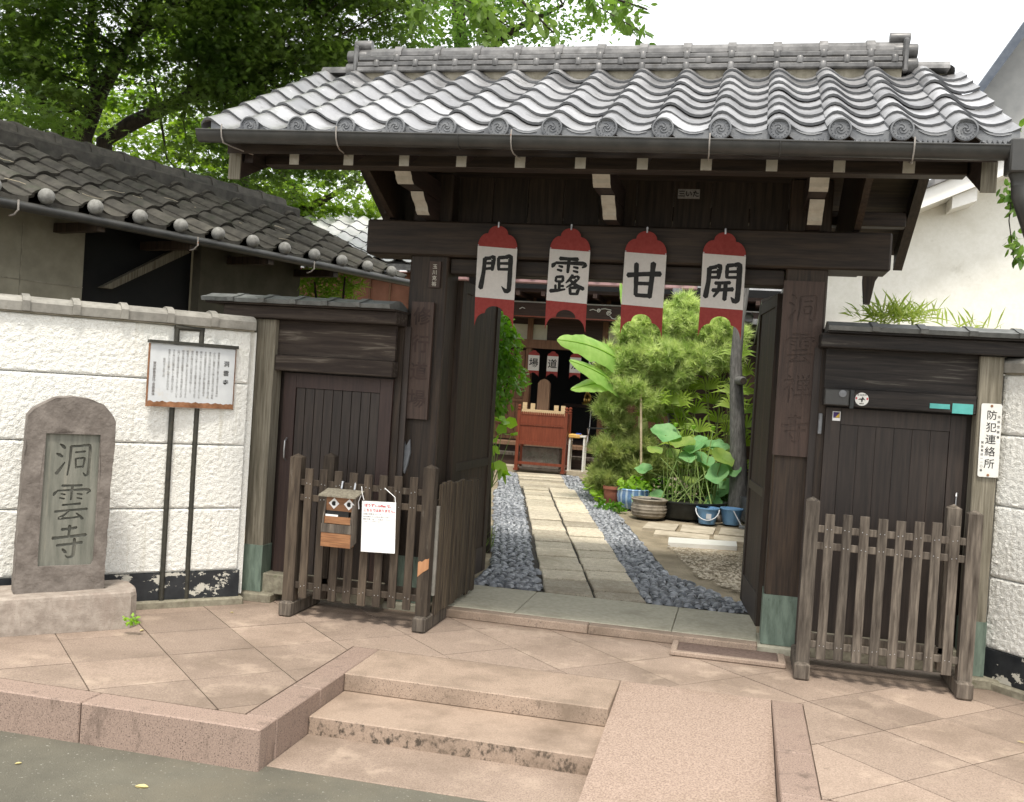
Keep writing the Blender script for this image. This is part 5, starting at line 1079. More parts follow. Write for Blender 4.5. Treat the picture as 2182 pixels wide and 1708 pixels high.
for z0, z1, d in ((.64, .70, .0), (.97, .99, .004), (.30, .345, .005)): MB().box(X0 + .056, X1 - .056, YA + d, YA + .05, z0, z1).build('rail', M['red_wood'], al)
MB().box(X0 + .056, X1 - .056, YA + .015, YA + .035, .70, .968).build('front_panel', M['red_wood'], al); MB().box(X0 + .056, X1 - .056, YA + .015, YA + .035, .992, 1.16).build('front_panel', M['red_wood'], al)
for k in range(22):
    x = X0 + .07 + k * .0335; mb = MB(); mb.prism([(x, 1.15), (x + .028, 1.15), (x + .028, 1.185), (x + .021, 1.2), (x + .007, 1.2), (x, 1.185)], lambda a, b, h: (a, h, b), YA + .008, YA + .02); mb.build('scallop', M['red_wood'], al)
mb = MB(); mb.box(X0 + .05, X1 - .05, YA + .1, YA + .36, 1.14, 1.235); 
for x, h in ((X0 + .06, .12), (X0 + .2, .11), (X1 - .26, .1), (X1 - .14, .1)): mb.box(x, x + .075, YA + .1, YA + .13, 1.235, 1.235 + h)
mb.build('prayer_tallies', M['pale_wood'], al)
ob = thing('offertory_box', (-3.3, YA + .4, .2), 'grey weathered offertory box with carved characters under the red stand', 'box')
MB().box(-3.63, -2.98, YA + .12, YA + .36, .235, .60, bev=.01).build('body', M['stone'], ob); mb = MB(); text_mb(mb, '奉納', lambda a, b: (-3.3 + a * 1.5, YA + .117, .36 + b), .2, .002); mb.build('lettering', M['stone_cut'], ob)
MB().box(-3.66, -2.95, YA + .1, YA + .375, .2, .234).build('plinth', M['stone'], ob)
sp = thing('memorial_post', (-3.52, 17.9, .6), 'tall brown wooden memorial board with rounded top in the temple doorway', 'memorial board')
mb = MB(); mb.prism([(-3.63, .62), (-3.41, .62), (-3.41, 1.70), (-3.45, 1.755), (-3.52, 1.785), (-3.59, 1.755), (-3.63, 1.70)], lambda a, b, h: (a, h, b), 17.85, 17.95); mb.build('board', M['stupa'], sp)
MB().box(-3.68, -3.36, 17.8, 18.0, .6, .64).build('foot', M['stupa'], sp)
ct = thing('cloth_table', (-2.68, 17.1, .24), 'small side table with yellow cloth and papers beside the red stand', 'table')
MB().box(-2.86, -2.56, 16.95, 17.2, .82, .845).build('top', M['enamel'], ct)
for x, y in ((-2.85, 16.96), (-2.6, 16.96), (-2.85, 17.16), (-2.6, 17.16)): MB().box(x, x + .03, y, y + .03, .2, .82).build('leg', M['enamel'], ct)
MB().box(-2.858, -2.66, 16.94, 17.205, .80, .862, bev=.01).build('cloth', mk('yellow_cloth', two((.65, .38, .1), (.75, .48, .15)), 30), ct); MB().box(-2.74, -2.66, 17.0, 17.1, .862, .88).build('booklet', mk('blue_print', two((.05, .12, .5), (.08, .16, .6)), 20), ct)
fd = thing('folding_chair', (-2.45, 17.7, .62), 'thin black framed folding chair in the temple doorway', 'chair')
MB().box(-2.66, -2.34, 17.75, 18.0, .95, .97).build('seat', M['black_plastic'], fd); MB().box(-2.66, -2.34, 18.02, 18.04, 1.2, 1.28).build('backrest', M['black_plastic'], fd)
for x in (-2.66, -2.345):
    MB().tube([(x, 17.74, .62), (x, 18.0, .96), (x, 18.04, 1.28)], .01, 6).build('leg', M['steel'], fd); MB().tube([(x, 18.04, .62), (x, 17.76, .95)], .01, 6).build('leg', M['steel'], fd)
gb = thing('gilt_statue', (-3.05, 20, 1.2), 'small gilded figure glinting inside the dark temple', 'statue')
MB().lathe([(.001, 1.34), (.09, 1.34), (.1, 1.38), (.06, 1.4), (.07, 1.44), (.045, 1.5), (.02, 1.53), (.032, 1.56), (.028, 1.6), (.001, 1.62)], (-3.05, 20, 0), 14).build('figure', M['gold'], gb)
mb = MB(); mb.prism([(-3.05 + .07 * math.cos(k * math.pi / 8), 1.48 + .11 * math.sin(k * math.pi / 8)) for k in range(16)], lambda a, b, h: (a, h, b), 20.1, 20.12); mb.build('halo', M['gold'], gb)
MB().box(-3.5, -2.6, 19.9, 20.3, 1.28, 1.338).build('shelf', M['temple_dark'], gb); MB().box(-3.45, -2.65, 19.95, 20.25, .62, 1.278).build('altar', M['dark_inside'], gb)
for i, (x, ch, ds) in enumerate([(-3.79, '場', 'leftmost'), (-3.435, '道', 'second from left'), (-3.015, '法', 'third from left'), (-2.67, '瑜', 'rightmost')]):
    banner('small_banner', x, 2.30, YT - .09, .205, .09, .28, .12, None, f'small red and white banner at the temple door, {ds}', 'banner', 'banners at the temple door', slope=0, fontchar=ch)
# dark annex with pale eave right of the courtyard
an = thing('annex', (.8, 15.5, 0), 'dark annex with a pale tiled eave behind the leaning trunk', 'annex')
MB().box(-.25, .55, 15.4, 18.1, 0, 2.5).build('wall', M['temple_dark'], an); mb = MB(); mb.prism([(-.75, 2.56), (.0, 2.82), (.6, 2.82), (.6, 2.74), (.0, 2.74), (-.75, 2.48)], lambda a, b, h: (a, h, b), 15.1, 18.1); ar = mb.build('roof', M['tile'], an)
for k in range(5): mb = MB(); mb.lathe([(.001, -.04), (.06, -.04), (.07, 0), (.07, .3)], (-.68 + .17 * k, 15.1, 2.62 + .05 * k), 12, axis='y'); mb.build('eave_tile', M['tile'], an)
dr = thing('dark_shed', (.75, 11.5, 0), 'dark board shed wall just inside the right door leaf', 'shed')
MB().box(.32, .5, 9.2, 15, 0, 2.45).build('wall', M['dark_inside'], dr); mb = MB(); mb.prism([(.1, 2.42), (.62, 2.62), (.62, 2.7), (.1, 2.5)], lambda a, b, h: (a, h, b), 9, 15); mb.build('roof', M['tile_ridge'], dr)
# ------------------------------------------------------------------ pots, buckets, trunk in the courtyard
def at(x, y, d):
    """measured spot: pixel of the 2182 px wide photo at distance d along the view axis"""
    r_ = fw + rt * ((x - 1091.) / 2142.7) - up * ((y - 854.) / 2142.7); return Vector((0, 0, 1.6)) + r_ * d
def pot(name, lab, x, y, prof, mat, cat='pot', n=28, wob=None):
    z = zc(y); t = thing(name, (x, y, z), lab, cat); MB().lathe([(r_, z + h) for r_, h in prof], (x, y, 0), n, wob=wob).build('body', mat, t)
    inner = prof[-1]; MB().lathe([(.001, z + inner[1] + .004), (inner[0] * 1.0, z + inner[1])], (x, y, 0), n).build('soil', M['mortar_dark'], t); return t
t = thing('blue_pot', (-1.3, 13.05, zc(13)), 'blue and white vertically striped glazed pot with small leaves', 'pot'); z = zc(13.05)
N_ = 48; vs = []; prof = [(.13, 0), (.17, .02), (.205, .1), (.215, .17), (.205, .23), (.212, .25), (.20, .262), (.185, .25), (.18, .21)]; mb = MB()
for r_, h in prof:
    for k in range(N_): a = 2 * math.pi * k / N_; vs.append((-1.3 + r_ * math.cos(a), 13.05 + r_ * math.sin(a), z + h))
for k in range(N_): mb.add([vs[j * N_ + kk] for j in range(len(prof)) for kk in (k, (k + 1) % N_)], [(2 * j, 2 * j + 1, 2 * j + 3, 2 * j + 2) for j in range(len(prof) - 1)], (k % 3 == 0) * 1, True)
mb.build('body', [M['blue_glaze'], M['blue_pale']], t); MB().lathe([(.001, z + .22), (.181, z + .215)], (-1.3, 13.05, 0), 24).build('soil', M['mortar_dark'], t)
rg_ = [(.15, 0), (.17, .01)] + [(.195 + .02 * math.sin(min(k / 9, 1) * math.pi) + (.006 if k % 2 else -.002), .02 + k * .019) for k in range(10)] + [(.215, .205), (.225, .225), (.205, .235), (.19, .21)]
pot('ringed_pot', 'low wide brown pot with horizontal rings before the lotus', -1.03, 12.32, rg_, M['pot_ring'])
pot('terracotta_pot', 'small terracotta pot half hidden behind the blue pot', -1.6, 13.25, [(.08, 0), (.1, .02), (.115, .2), (.13, .21), (.13, .25), (.115, .25), (.11, .22)], M['terracotta'])
tub = pot('black_tub', 'wide black plastic tub holding the lotus', -.6, 12.75, [(.40, 0), (.44, .04), (.47, .19), (.49, .2), (.49, .215), (.455, .215), (.45, .17)], M['black_plastic'], 'tub', 36)
pot('grey_pot', 'grey plastic pot in the shade by the leaning trunk', .2, 12.7, [(.1, 0), (.13, .02), (.15, .3), (.16, .31), (.145, .31), (.14, .28)], M['tile_front'])
def bucket(x, y, lab, side):
    z = zc(y); t = thing('bucket', (x, y, z), lab, 'bucket', 'blue buckets by the black tub')
    MB().lathe([(.001, z), (.095, z), (.098, z + .01), (.128, z + .175), (.14, z + .18), (.14, z + .195), (.125, z + .195), (.094, z + .015), (.001, z + .014)], (x, y, 0), 28).build('body', M['bucket'], t)
    pts = [(x + .138 * math.cos(a), y + side[1] * (.05 + .1 * math.sin(a)), z + .18 - .125 * math.sin(a)) for a in [k * math.pi / 12 for k in range(13)]] if side[0] == 0 else [(x + .02 + .1 * k / 6, y - .13 - .01 * k, z + .18 - .16 * (k / 6)) for k in range(7)]
    MB().tube(pts, .007, 6).build('handle', M['bucket_grey'], t)
    if side[0] == 0: MB().box(x - .01, x + .05, y - .125, y - .121, z + .07, z + .13).build('label', M['bucket_grey'], t)
bucket(-.325, 12.25, 'blue plastic bucket with its white handle hanging in front', (0, -1))
bucket(-.045, 12.38, 'blue plastic bucket with slanting handle, nearest the right door leaf', (1, -1))
o = MB().lathe([(.001, -.05)] + [(.055 * math.sin(k * math.pi / 8), -.05 * math.cos(k * math.pi / 8)) for k in range(1, 8)] + [(.001, .05)], (-.185, 12.42, zc(12.4) + .05), 12).build('round_stone', M['stone'], None, (-.185, 12.42, zc(12.4))); tag(o, 'round brown stone between the two blue buckets', 'stone')
o = MB().box(.05, .34, 11.95, 12.15, zc(12) + .012, zc(12) + .03).build('metal_cover', M['tile_front'], None, (.2, 12, zc(12))); tag(o, 'dark metal drain cover by the right door leaf', 'drain cover')
# leaning grey trunk with a cut stub
tr = thing('leaning_trunk', (.04, 12.9, zc(12.9)), 'bare grey leaning trunk beside the pine with a sawn stub', 'tree trunk')
pts = [(.03, 12.9, .1), (.02, 12.9, .5), (-.03, 12.9, 1.1), (-.085, 12.9, 1.7), (-.12, 12.9, 2.1), (-.11, 12.91, 2.6), (-.06, 12.92, 3.2), (.02, 12.95, 4.2)]
MB().tube(pts, [.15, .118, .098, .085, .072, .066, .058, .045], 14).build('trunk', M['bark_grey'], tr)
MB().tube([(-.09, 12.88, 1.86), (-.02, 12.7, 1.86), (-.01, 12.66, 1.855)], [.055, .052, .045], 12).build('stub', M['bark_grey'], tr); MB().tube([(-.012, 12.668, 1.855), (-.008, 12.655, 1.855)], [.042, .04], 12).build('cut_face', M['bark'], tr)
# ------------------------------------------------------------------ foliage
ST = []
for k in range(7):
    a = (k - 3) * .62; L_ = (1.0, .92, .8, .55)[abs(k - 3)]
    if k: ST.append((.34 * math.cos(a - .31), .34 * math.sin(a - .31)))
    ST.append((L_ * math.cos(a), L_ * math.sin(a)))
MAPLE = np.array([(-.12, 0, 0)] + [(x, y, -.12 * abs(y)) for x, y in ST])
OVAL = np.array([(0, 0, 0), (.22, .15, .03), (.55, .22, .04), (.82, .13, 0), (1, 0, -.06), (.82, -.13, 0), (.55, -.22, .04), (.22, -.15, .03)])
DIAM = np.array([(0, 0, 0), (.45, .3, .04), (1, 0, -.05), (.45, -.3, .04)])
BLADE = np.array([(0, -.035, 0), (.5, -.045, 0), (1, 0, -.05), (.5, .045, 0), (0, .035, 0)])
def orient(n, up_=1.0, tang=None, rng=RNG):
    nn = rng.normal(size=(n, 3)) + np.array((0, 0, up_)); nn /= np.linalg.norm(nn, axis=1)[:, None]
    t = rng.normal(size=(n, 3)) if tang is None else tang + rng.normal(size=(n, 3)) * .35
    t -= nn * (t * nn).sum(1)[:, None]; t /= np.linalg.norm(t, axis=1)[:, None]; return nn, t, np.cross(nn, t)
def leaves(C, size, tmpl, up_=1.0, tang=None, rng=RNG):
    n = len(C); nn, t, b = orient(n, up_, tang, rng); s = size * rng.uniform(.65, 1.25, n)
    return (C[:, None, :] + s[:, None, None] * (tmpl[None, :, 0:1] * t[:, None, :] + tmpl[None, :, 1:2] * b[:, None, :] + tmpl[None, :, 2:3] * nn[:, None, :])).reshape(-1, 3)
def in_clumps(cl, n, rng=RNG, shell=.5, gaps=True, gs=1.6, gt=-.12):
    """points spread through ellipsoids (centre, radii), denser outside, with noise-made gaps"""
    w = np.array([c[1][0] * c[1][1] * c[1][2] for c in cl]) ** .8; w /= w.sum(); out = []
    while len(out) < n:
        k = rng.choice(len(cl), p=w); c, r_ = cl[k]; d = rng.normal(size=3); d /= np.linalg.norm(d); q = rng.uniform(0, 1) ** (1 / 3 * (1 - shell) + .12 * shell)
        p = np.array(c) + d * q * np.array(r_)
        if gaps and noise.noise(Vector(p) * gs) < gt: continue
        out.append(p)
    return np.array(out)
def tree(name, lab, base, limbs, cl, n, size, tmpl, mat, up_=1.6, group='maple trees behind the old house', n_twig=0, bark='bark', gs=1.6, gt=-.12, cat='tree'):
    t = thing(name, base, lab, cat, group); mb = MB()
    for pts, rad in limbs: mb.tube(pts, rad, 10)
    if n < 5000: S_ = C_ = in_clumps(cl, n, gs=gs, gt=gt)
    else:
     S_ = in_clumps(cl, n // 24, gs=gs, gt=gt); C_ = np.repeat(S_, 24, axis=0) + RNG.normal(size=(len(S_) * 24, 3)) * np.array((.17, .17, .035)) * (size / .07)   # flat layered sprays
    for i in range(n_twig):
        p = Vector(C_[int(RNG.integers(len(C_)))]); lp = limbs[int(RNG.integers(len(limbs)))][0]; q = Vector(min(lp, key=lambda v: (Vector(v) - p).length)); m_ = (p + q) / 2 + Vector(RNG.normal(size=3) * .12)
        if (p - q).length < 2.2: mb.tube([q, m_, p], [.018, .011, .004], 5)
    mb.build('trunk', M[bark], t); npmesh('crown', leaves(C_, size, tmpl, up_), len(tmpl), mat if isinstance(mat, list) else M[mat], t); return t
V3 = lambda *a: tuple(at(*a))
# left maple: dark leaning trunks just behind the old roof
tree('maple_tree', 'dark maple with forked leaning trunks at the far left', V3(150, 700, 12.5),
     [([V3(165, 720, 12.5), V3(160, 420, 12.4), V3(175, 290, 12.3), V3(215, 190, 12.2), V3(262, 110, 12.1), V3(320, 20, 12), V3(360, -140, 11.9)], [.15, .14, .12, .1, .075, .06, .04]),
      ([V3(165, 300, 12.4), V3(110, 260, 12.3), V3(60, 160, 12.2), V3(25, 70, 12.1), V3(10, -60, 12)], [.09, .08, .07, .05, .03]),
      ([V3(60, 165, 12.2), V3(80, 80, 12.2), V3(130, -20, 12.2)], [.07, .06, .04]), ([V3(205, 205, 12.2), V3(190, 100, 12.1), V3(200, -30, 12)], [.06, .05, .03]), ([V3(262, 110, 12.1), V3(300, 60, 12), V3(420, 30, 11.8)], [.06, .05, .03])],
     [(at(*q[:3]), q[3]) for q in [(40, 60, 11.5, (1.0, .8, .6)), (150, 30, 11.6, (.7, .8, .5)), (60, 190, 11.6, (.6, .7, .4)), (150, 150, 11.4, (.55, .6, .4)), (30, 265, 9.6, (.45, .5, .22)), (100, 270, 9.8, (.4, .5, .2)), (180, 285, 10, (.3, .4, .14)), (-40, 255, 9.4, (.5, .5, .3)), (240, 60, 11.8, (.25, .5, .2)), (230, 190, 11.9, (.3, .4, .2)), (200, -60, 11.5, (1.2, .9, .5)), (-80, 150, 11.6, (.8, .8, 1.0)), (90, -160, 11.8, (1.8, 1.5, .8)), (330, -150, 11.8, (1.2, 1.3, .5))]] + [((-6.3, 6.2, 6.3), (1.6, 1.3, .7)), ((-5.2, 7.6, 6.4), (1.4, 1.3, .7)), ((-6.8, 8.5, 6.6), (1.6, 1.5, .9)), ((-4.9, 9.2, 6.3), (1.1, 1.2, .6))],  # clumps above the view and over the old roof added for their shade
     42000, .068, MAPLE, 'maple', n_twig=110, gt=-.22)
tree('maple_tree', 'dense shady maple filling the top between the left trunks and the gate roof', V3(420, 700, 13),
     [([V3(225, 420, 12.6), V3(222, 300, 12.5), V3(280, 262, 12.4), V3(340, 235, 12.3), V3(400, 205, 12.2), V3(460, 120, 12.2), V3(500, 10, 12)], [.11, .1, .095, .085, .07, .05, .03]), ([V3(400, 205, 12.2), V3(480, 190, 12), V3(560, 150, 11.9)], [.07, .05, .03]), ([V3(520, 500, 13.4), V3(515, 300, 13.4), V3(500, 210, 13.3), V3(540, 80, 13.2), V3(560, -60, 13)], [.1, .095, .085, .06, .04]), ([V3(500, 210, 13.3), V3(470, 150, 13.2), V3(430, 40, 13)], [.06, .05, .03])],
     [(at(*q[:3]), q[3]) for q in [(420, 60, 11.6, (.5, .7, .5)), (520, 80, 11.8, (.7, .8, .6)), (640, 60, 12.0, (.8, .8, .6)), (760, 50, 12.2, (.7, .8, .55)), (440, 170, 11.8, (.35, .6, .35)), (540, 190, 11.9, (.5, .6, .35)), (660, 150, 12.2, (.6, .6, .35)), (420, 300, 11.9, (.32, .5, .35)), (480, 340, 11.9, (.3, .5, .35)), (440, 380, 12.2, (.3, .5, .25)), (540, 400, 12.4, (.35, .5, .3)), (640, 350, 12.6, (.4, .5, .2)), (740, 370, 12.8, (.35, .5, .18)), (340, 150, 12.0, (.25, .4, .22)), (380, 240, 11.9, (.25, .4, .18)), (390, -40, 11.6, (.6, .7, .3)), (560, -130, 12, (1.6, 1.3, .8)), (800, -90, 12.4, (1.0, 1.0, .6))]],  # highest clumps lie out of view, added to shade the leaves below
     38000, .066, MAPLE, 'maple', n_twig=110, gt=-.22)
tree('maple_tree', 'bright yellow green maple with backlight in its leaf colour between old roof and gate', V3(700, 820, 16),
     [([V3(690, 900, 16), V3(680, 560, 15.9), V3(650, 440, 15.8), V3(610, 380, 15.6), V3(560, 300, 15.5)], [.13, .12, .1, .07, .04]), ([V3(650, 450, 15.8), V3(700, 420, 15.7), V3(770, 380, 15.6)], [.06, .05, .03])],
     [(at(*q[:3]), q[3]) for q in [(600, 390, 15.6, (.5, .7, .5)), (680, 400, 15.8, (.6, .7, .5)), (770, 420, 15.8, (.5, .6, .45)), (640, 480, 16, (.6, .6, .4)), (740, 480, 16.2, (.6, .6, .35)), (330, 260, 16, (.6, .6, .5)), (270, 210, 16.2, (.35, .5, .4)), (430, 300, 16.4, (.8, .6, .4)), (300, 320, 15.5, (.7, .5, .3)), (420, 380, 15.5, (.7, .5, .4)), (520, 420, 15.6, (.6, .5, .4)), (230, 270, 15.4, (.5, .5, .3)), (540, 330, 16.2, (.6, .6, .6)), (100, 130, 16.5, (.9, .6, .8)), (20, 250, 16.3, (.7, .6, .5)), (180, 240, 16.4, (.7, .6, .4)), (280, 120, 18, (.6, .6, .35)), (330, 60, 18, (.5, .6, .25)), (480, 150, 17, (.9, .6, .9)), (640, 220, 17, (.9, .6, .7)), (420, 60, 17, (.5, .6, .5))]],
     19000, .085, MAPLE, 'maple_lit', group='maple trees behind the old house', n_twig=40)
tree('broadleaf_tree', 'lighter green broadleaf tree above the gate ridge', V3(1000, 800, 19),
     [([V3(1000, 900, 19), V3(1000, 300, 19), V3(980, 60, 18.5), V3(960, -150, 18)], [.2, .18, .13, .08]), ([V3(990, 150, 18.8), V3(1100, 60, 18.3), V3(1200, 10, 18)], [.08, .06, .03])],
     [(at(*q[:3]), q[3]) for q in [(860, 20, 17.5, (.8, .9, .8)), (960, 40, 17.5, (.9, .9, .6)), (1070, 30, 17.6, (.8, .9, .6)), (1170, 20, 17.8, (.8, .9, .5)), (1260, 10, 18, (.6, .8, .4)), (1000, -120, 18, (2.2, 1.5, 1.0))]],
     7000, .12, DIAM, 'cherry_mid', group=None, n_twig=20)
tree('bamboo_bush', 'bright feathery bamboo bush between old roof and side gate beam', V3(700, 1000, 10.8),
     [([V3(690, 950, 10.8), V3(680, 700, 10.7), V3(670, 600, 10.6)], [.02, .018, .01]), ([V3(720, 950, 10.8), V3(725, 700, 10.7), V3(735, 590, 10.6)], [.02, .018, .01])],
     [(at(*q[:3]), q[3]) for q in [(665, 610, 10.6, (.25, .4, .22)), (705, 620, 10.7, (.25, .4, .22)), (745, 600, 10.8, (.12, .3, .1)), (650, 570, 10.8, (.2, .3, .15)), (690, 680, 10.8, (.35, .4, .2))]],
     2200, .12, np.array([(0, 0, 0), (.4, .07, 0), (1, 0, -.1), (.4, -.07, 0)]), 'fern', group=None, cat='bush')
# overhanging cherry branch above the ridge, big drooping leaves
t = thing('cherry_branch', V3(1250, 40, 9.6), 'overhanging leafy branch with large drooping leaves above the roof ridge', 'branch')
br_ = [[V3(780, -160, 9.6), V3(900, -60, 9.5), V3(1010, 10, 9.4), V3(1090, 60, 9.4)], [V3(820, -120, 9.7), V3(1000, -60, 9.6), V3(1200, -30, 9.6), V3(1320, 40, 9.6), V3(1385, 78, 9.6)], [V3(1000, -60, 9.6), V3(1110, 0, 9.5), V3(1180, 70, 9.5)], [V3(1200, -30, 9.6), V3(1290, -10, 9.7), V3(1380, 20, 9.7)], [V3(900, -60, 9.5), V3(900, 10, 9.5), V3(895, 50, 9.5)], [V3(1010, 10, 9.4), V3(1040, 40, 9.4), V3(1035, 85, 9.4)]]
mb = MB(); pts = []
for b_ in br_:
    mb.tube(b_, [.02, .014, .009, .005, .004][:len(b_)], 6)
    for i in range(len(b_) - 1):
        for k in range(15): q = Vector(b_[i]).lerp(Vector(b_[i + 1]), k / 15); pts += [np.array(q) + RNG.normal(size=3) * (.05, .09, .045) for _ in range(3 if i else 2)]
mb.build('twig', M['bark'], t); pts = np.array(pts)
npmesh('leaves', leaves(pts, .125, OVAL, .2, np.array((.35, -.1, -.75))), 8, M['cherry'], t)
# ------------------------------------------------------------------ courtyard plants
t = thing('climbing_bush', V3(1060, 1150, 9.2), 'glossy green bush spilling past the left door leaf', 'bush')
cl = [(at(*q[:3]), q[3]) for q in [(1075, 740, 9.3, (.15, .3, .2)), (1085, 800, 9.3, (.16, .3, .2)), (1060, 850, 9.2, (.12, .3, .12)), (1050, 700, 9.4, (.2, .3, .2)), (1040, 780, 9.4, (.2, .3, .3))]]
MB().tube([V3(1040, 1180, 9.3), V3(1042, 950, 9.3), V3(1050, 760, 9.3)], [.025, .02, .01], 8).tube([V3(1045, 900, 9.3), V3(1080, 820, 9.3), V3(1100, 750, 9.3)], [.012, .009, .005], 6).build('stem', M['bark'], t)
C_ = in_clumps(cl, 1500, gt=-.25, gs=4); npmesh('foliage', leaves(C_, .075, OVAL, .5, np.array((.3, -.3, -.6))), 8, M['bush'], t)
t = thing('broad_leaf_plant', V3(1060, 1160, 9.6), 'pale broad leaved plant below the bush by the left leaf', 'plant')
mb = MB(); pts = []
for q in [(1055, 890), (1062, 905), (1058, 930), (1050, 950), (1075, 895), (1090, 925), (1052, 985), (1060, 1005), (1070, 1010)]: pts.append(V3(q[0], q[1], 9.7)); mb.tube([V3(1044, 1170, 9.8), V3(1046, 1040, 9.8), pts[-1]], [.008, .006, .003], 5)
mb.build('stem', M['stalk'], t); npmesh('leaves', leaves(np.array(pts * 2), .15, np.array([(0, 0, 0), (.2, .3, .03), (.6, .34, .03), (1, 0, -.1), (.6, -.34, .03), (.2, -.3, .03)]), .8, np.array((.4, -.4, -.3))), 6, M['fern'], t)
def blades(name, lab, centers, n, L_, mat, parent=None, spread=.9, droop=.5, w_=.06, cat='grass', seg=3):
    V = []
    for i in range(n):
        c = Vector(centers[int(RNG.integers(len(centers)))]) + Vector((*RNG.normal(size=2) * .04, 0)); a = RNG.uniform(0, 6.28); l = L_ * RNG.uniform(.5, 1.15); out = spread * RNG.uniform(.1, 1)
        h = Vector((math.cos(a), math.sin(a), 0)); s_ = Vector((-h.y, h.x, 0)) * l * w_ * .5; prev = None
        for k in range(seg + 1):
            f_ = k / seg; p = c + h * out * l * f_ + Vector((0, 0, l * (f_ - droop * out * f_ * f_))); ww = s_ * (1 - f_ * .95)
            if prev: V += [prev[0] - prev[1], prev[0] + prev[1], p + ww, p - ww]
            prev = (p, ww)
    return np.array([tuple(v) for v in V])
t = thing('grass_tuft', V3(1035, 1160, 9.4), 'green grass tuft at the foot of the left door leaf', 'grass')
V = blades('g', '', [(-2.3, 9.2, zc(9.2)), (-2.4, 9.5, zc(9.5)), (-2.32, 8.9, zc(9)), (-2.22, 8.6, zc(8.6)), (-2.15, 8.3, zc(8.3))], 420, .28, 'grass', spread=.7, w_=.03); npmesh('blades', V, 4, M['grass'], t)
# pine: trunk, needles in tufts
def needles(C, nper, L_, rng=RNG):
    n = len(C); ax = rng.normal(size=(n, 3)) * .8 + np.array((0, -.1, .8)); ax /= np.linalg.norm(ax, axis=1)[:, None]
    d = ax[:, None, :] * .9 + rng.normal(size=(n, nper, 3)) * .5; d /= np.linalg.norm(d, axis=2)[:, :, None]; l = L_ * rng.uniform(.6, 1.2, (n, nper, 1))
    s_ = np.cross(d, rng.normal(size=(n, nper, 3))); s_ /= np.linalg.norm(s_, axis=2)[:, :, None]; b = C[:, None, :] + ax[:, None, :] * rng.uniform(-.03, .05, (n, nper, 1))
    return np.stack([b - s_ * .0062, b + s_ * .0062, b + d * l], 2).reshape(-1, 3)
t = thing('pine_tree', V3(1430, 1080, 13.9), 'rounded garden pine with pale green needles in the courtyard', 'pine')
mb = MB(); mb.tube([V3(1415, 1075, 13.9), V3(1420, 960, 13.9), V3(1432, 900, 13.9), V3(1420, 830, 13.9), V3(1430, 760, 13.9), V3(1440, 700, 13.9)], [.06, .055, .05, .04, .03, .015], 10)
for q in [((1425, 880), (1380, 800), (1310, 770)), ((1425, 850), (1470, 800), (1530, 770)), ((1430, 780), (1390, 720), (1350, 700)), ((1432, 760), (1480, 720), (1540, 700)), ((1425, 840), (1350, 830), (1280, 820)), ((1422, 950), (1370, 940), (1300, 960)), ((1420, 1000), (1340, 1000), (1280, 1030))]:
    mb.tube([V3(*q[0], 13.9), V3(*q[1], 13.7), V3(*q[2], 13.6)], [.025, .016, .008], 6)
mb.build('trunk', M['bark_grey'], t)
cl = [(at(*q[:3]), q[3]) for q in [(1430, 680, 13.9, (.26, .3, .16)), (1360, 710, 13.7, (.26, .3, .16)), (1500, 715, 13.8, (.28, .3, .17)), (1320, 770, 13.6, (.24, .3, .18)), (1400, 760, 13.5, (.3, .3, .18)), (1480, 770, 13.6, (.26, .3, .18)), (1545, 760, 13.8, (.22, .3, .17)), (1300, 822, 13.6, (.16, .3, .15)), (1350, 830, 13.5, (.22, .3, .16)), (1300, 870, 13.6, (.18, .25, .13)), (1430, 810, 13.6, (.22, .25, .14)), (1390, 860, 13.5, (.2, .25, .12)), (1575, 725, 13.9, (.12, .2, .14)), (1460, 655, 13.9, (.16, .2, .12)), (1395, 690, 13.7, (.2, .25, .14)), (1465, 700, 13.8, (.24, .25, .15)), (1530, 700, 13.8, (.2, .25, .14)), (1350, 760, 13.6, (.2, .25, .15)), (1440, 770, 13.7, (.3, .25, .2))]]
C_ = in_clumps([(c, (r_[0] * 1.15, r_[1], r_[2] * 1.25)) for c, r_ in cl], 3300, shell=.15, gt=-.15, gs=7); npmesh('needles', needles(C_, 26, .14), 3, M['pine'], t)
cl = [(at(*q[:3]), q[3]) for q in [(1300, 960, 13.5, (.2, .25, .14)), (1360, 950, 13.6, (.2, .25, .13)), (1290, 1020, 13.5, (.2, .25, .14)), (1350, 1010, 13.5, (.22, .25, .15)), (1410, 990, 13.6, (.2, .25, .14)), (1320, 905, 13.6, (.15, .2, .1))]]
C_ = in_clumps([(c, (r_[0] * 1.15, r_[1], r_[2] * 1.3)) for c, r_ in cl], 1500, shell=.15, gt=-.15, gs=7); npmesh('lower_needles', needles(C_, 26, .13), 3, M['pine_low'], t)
o = MB().tube([V3(1366, 1070, 13.3), V3(1366, 840, 13.3)], .016, 8).build('bamboo_stake', M['bamboo'], None, at(1366, 1070, 13.3)); tag(o, 'pale bamboo stake propping the pine', 'stake')
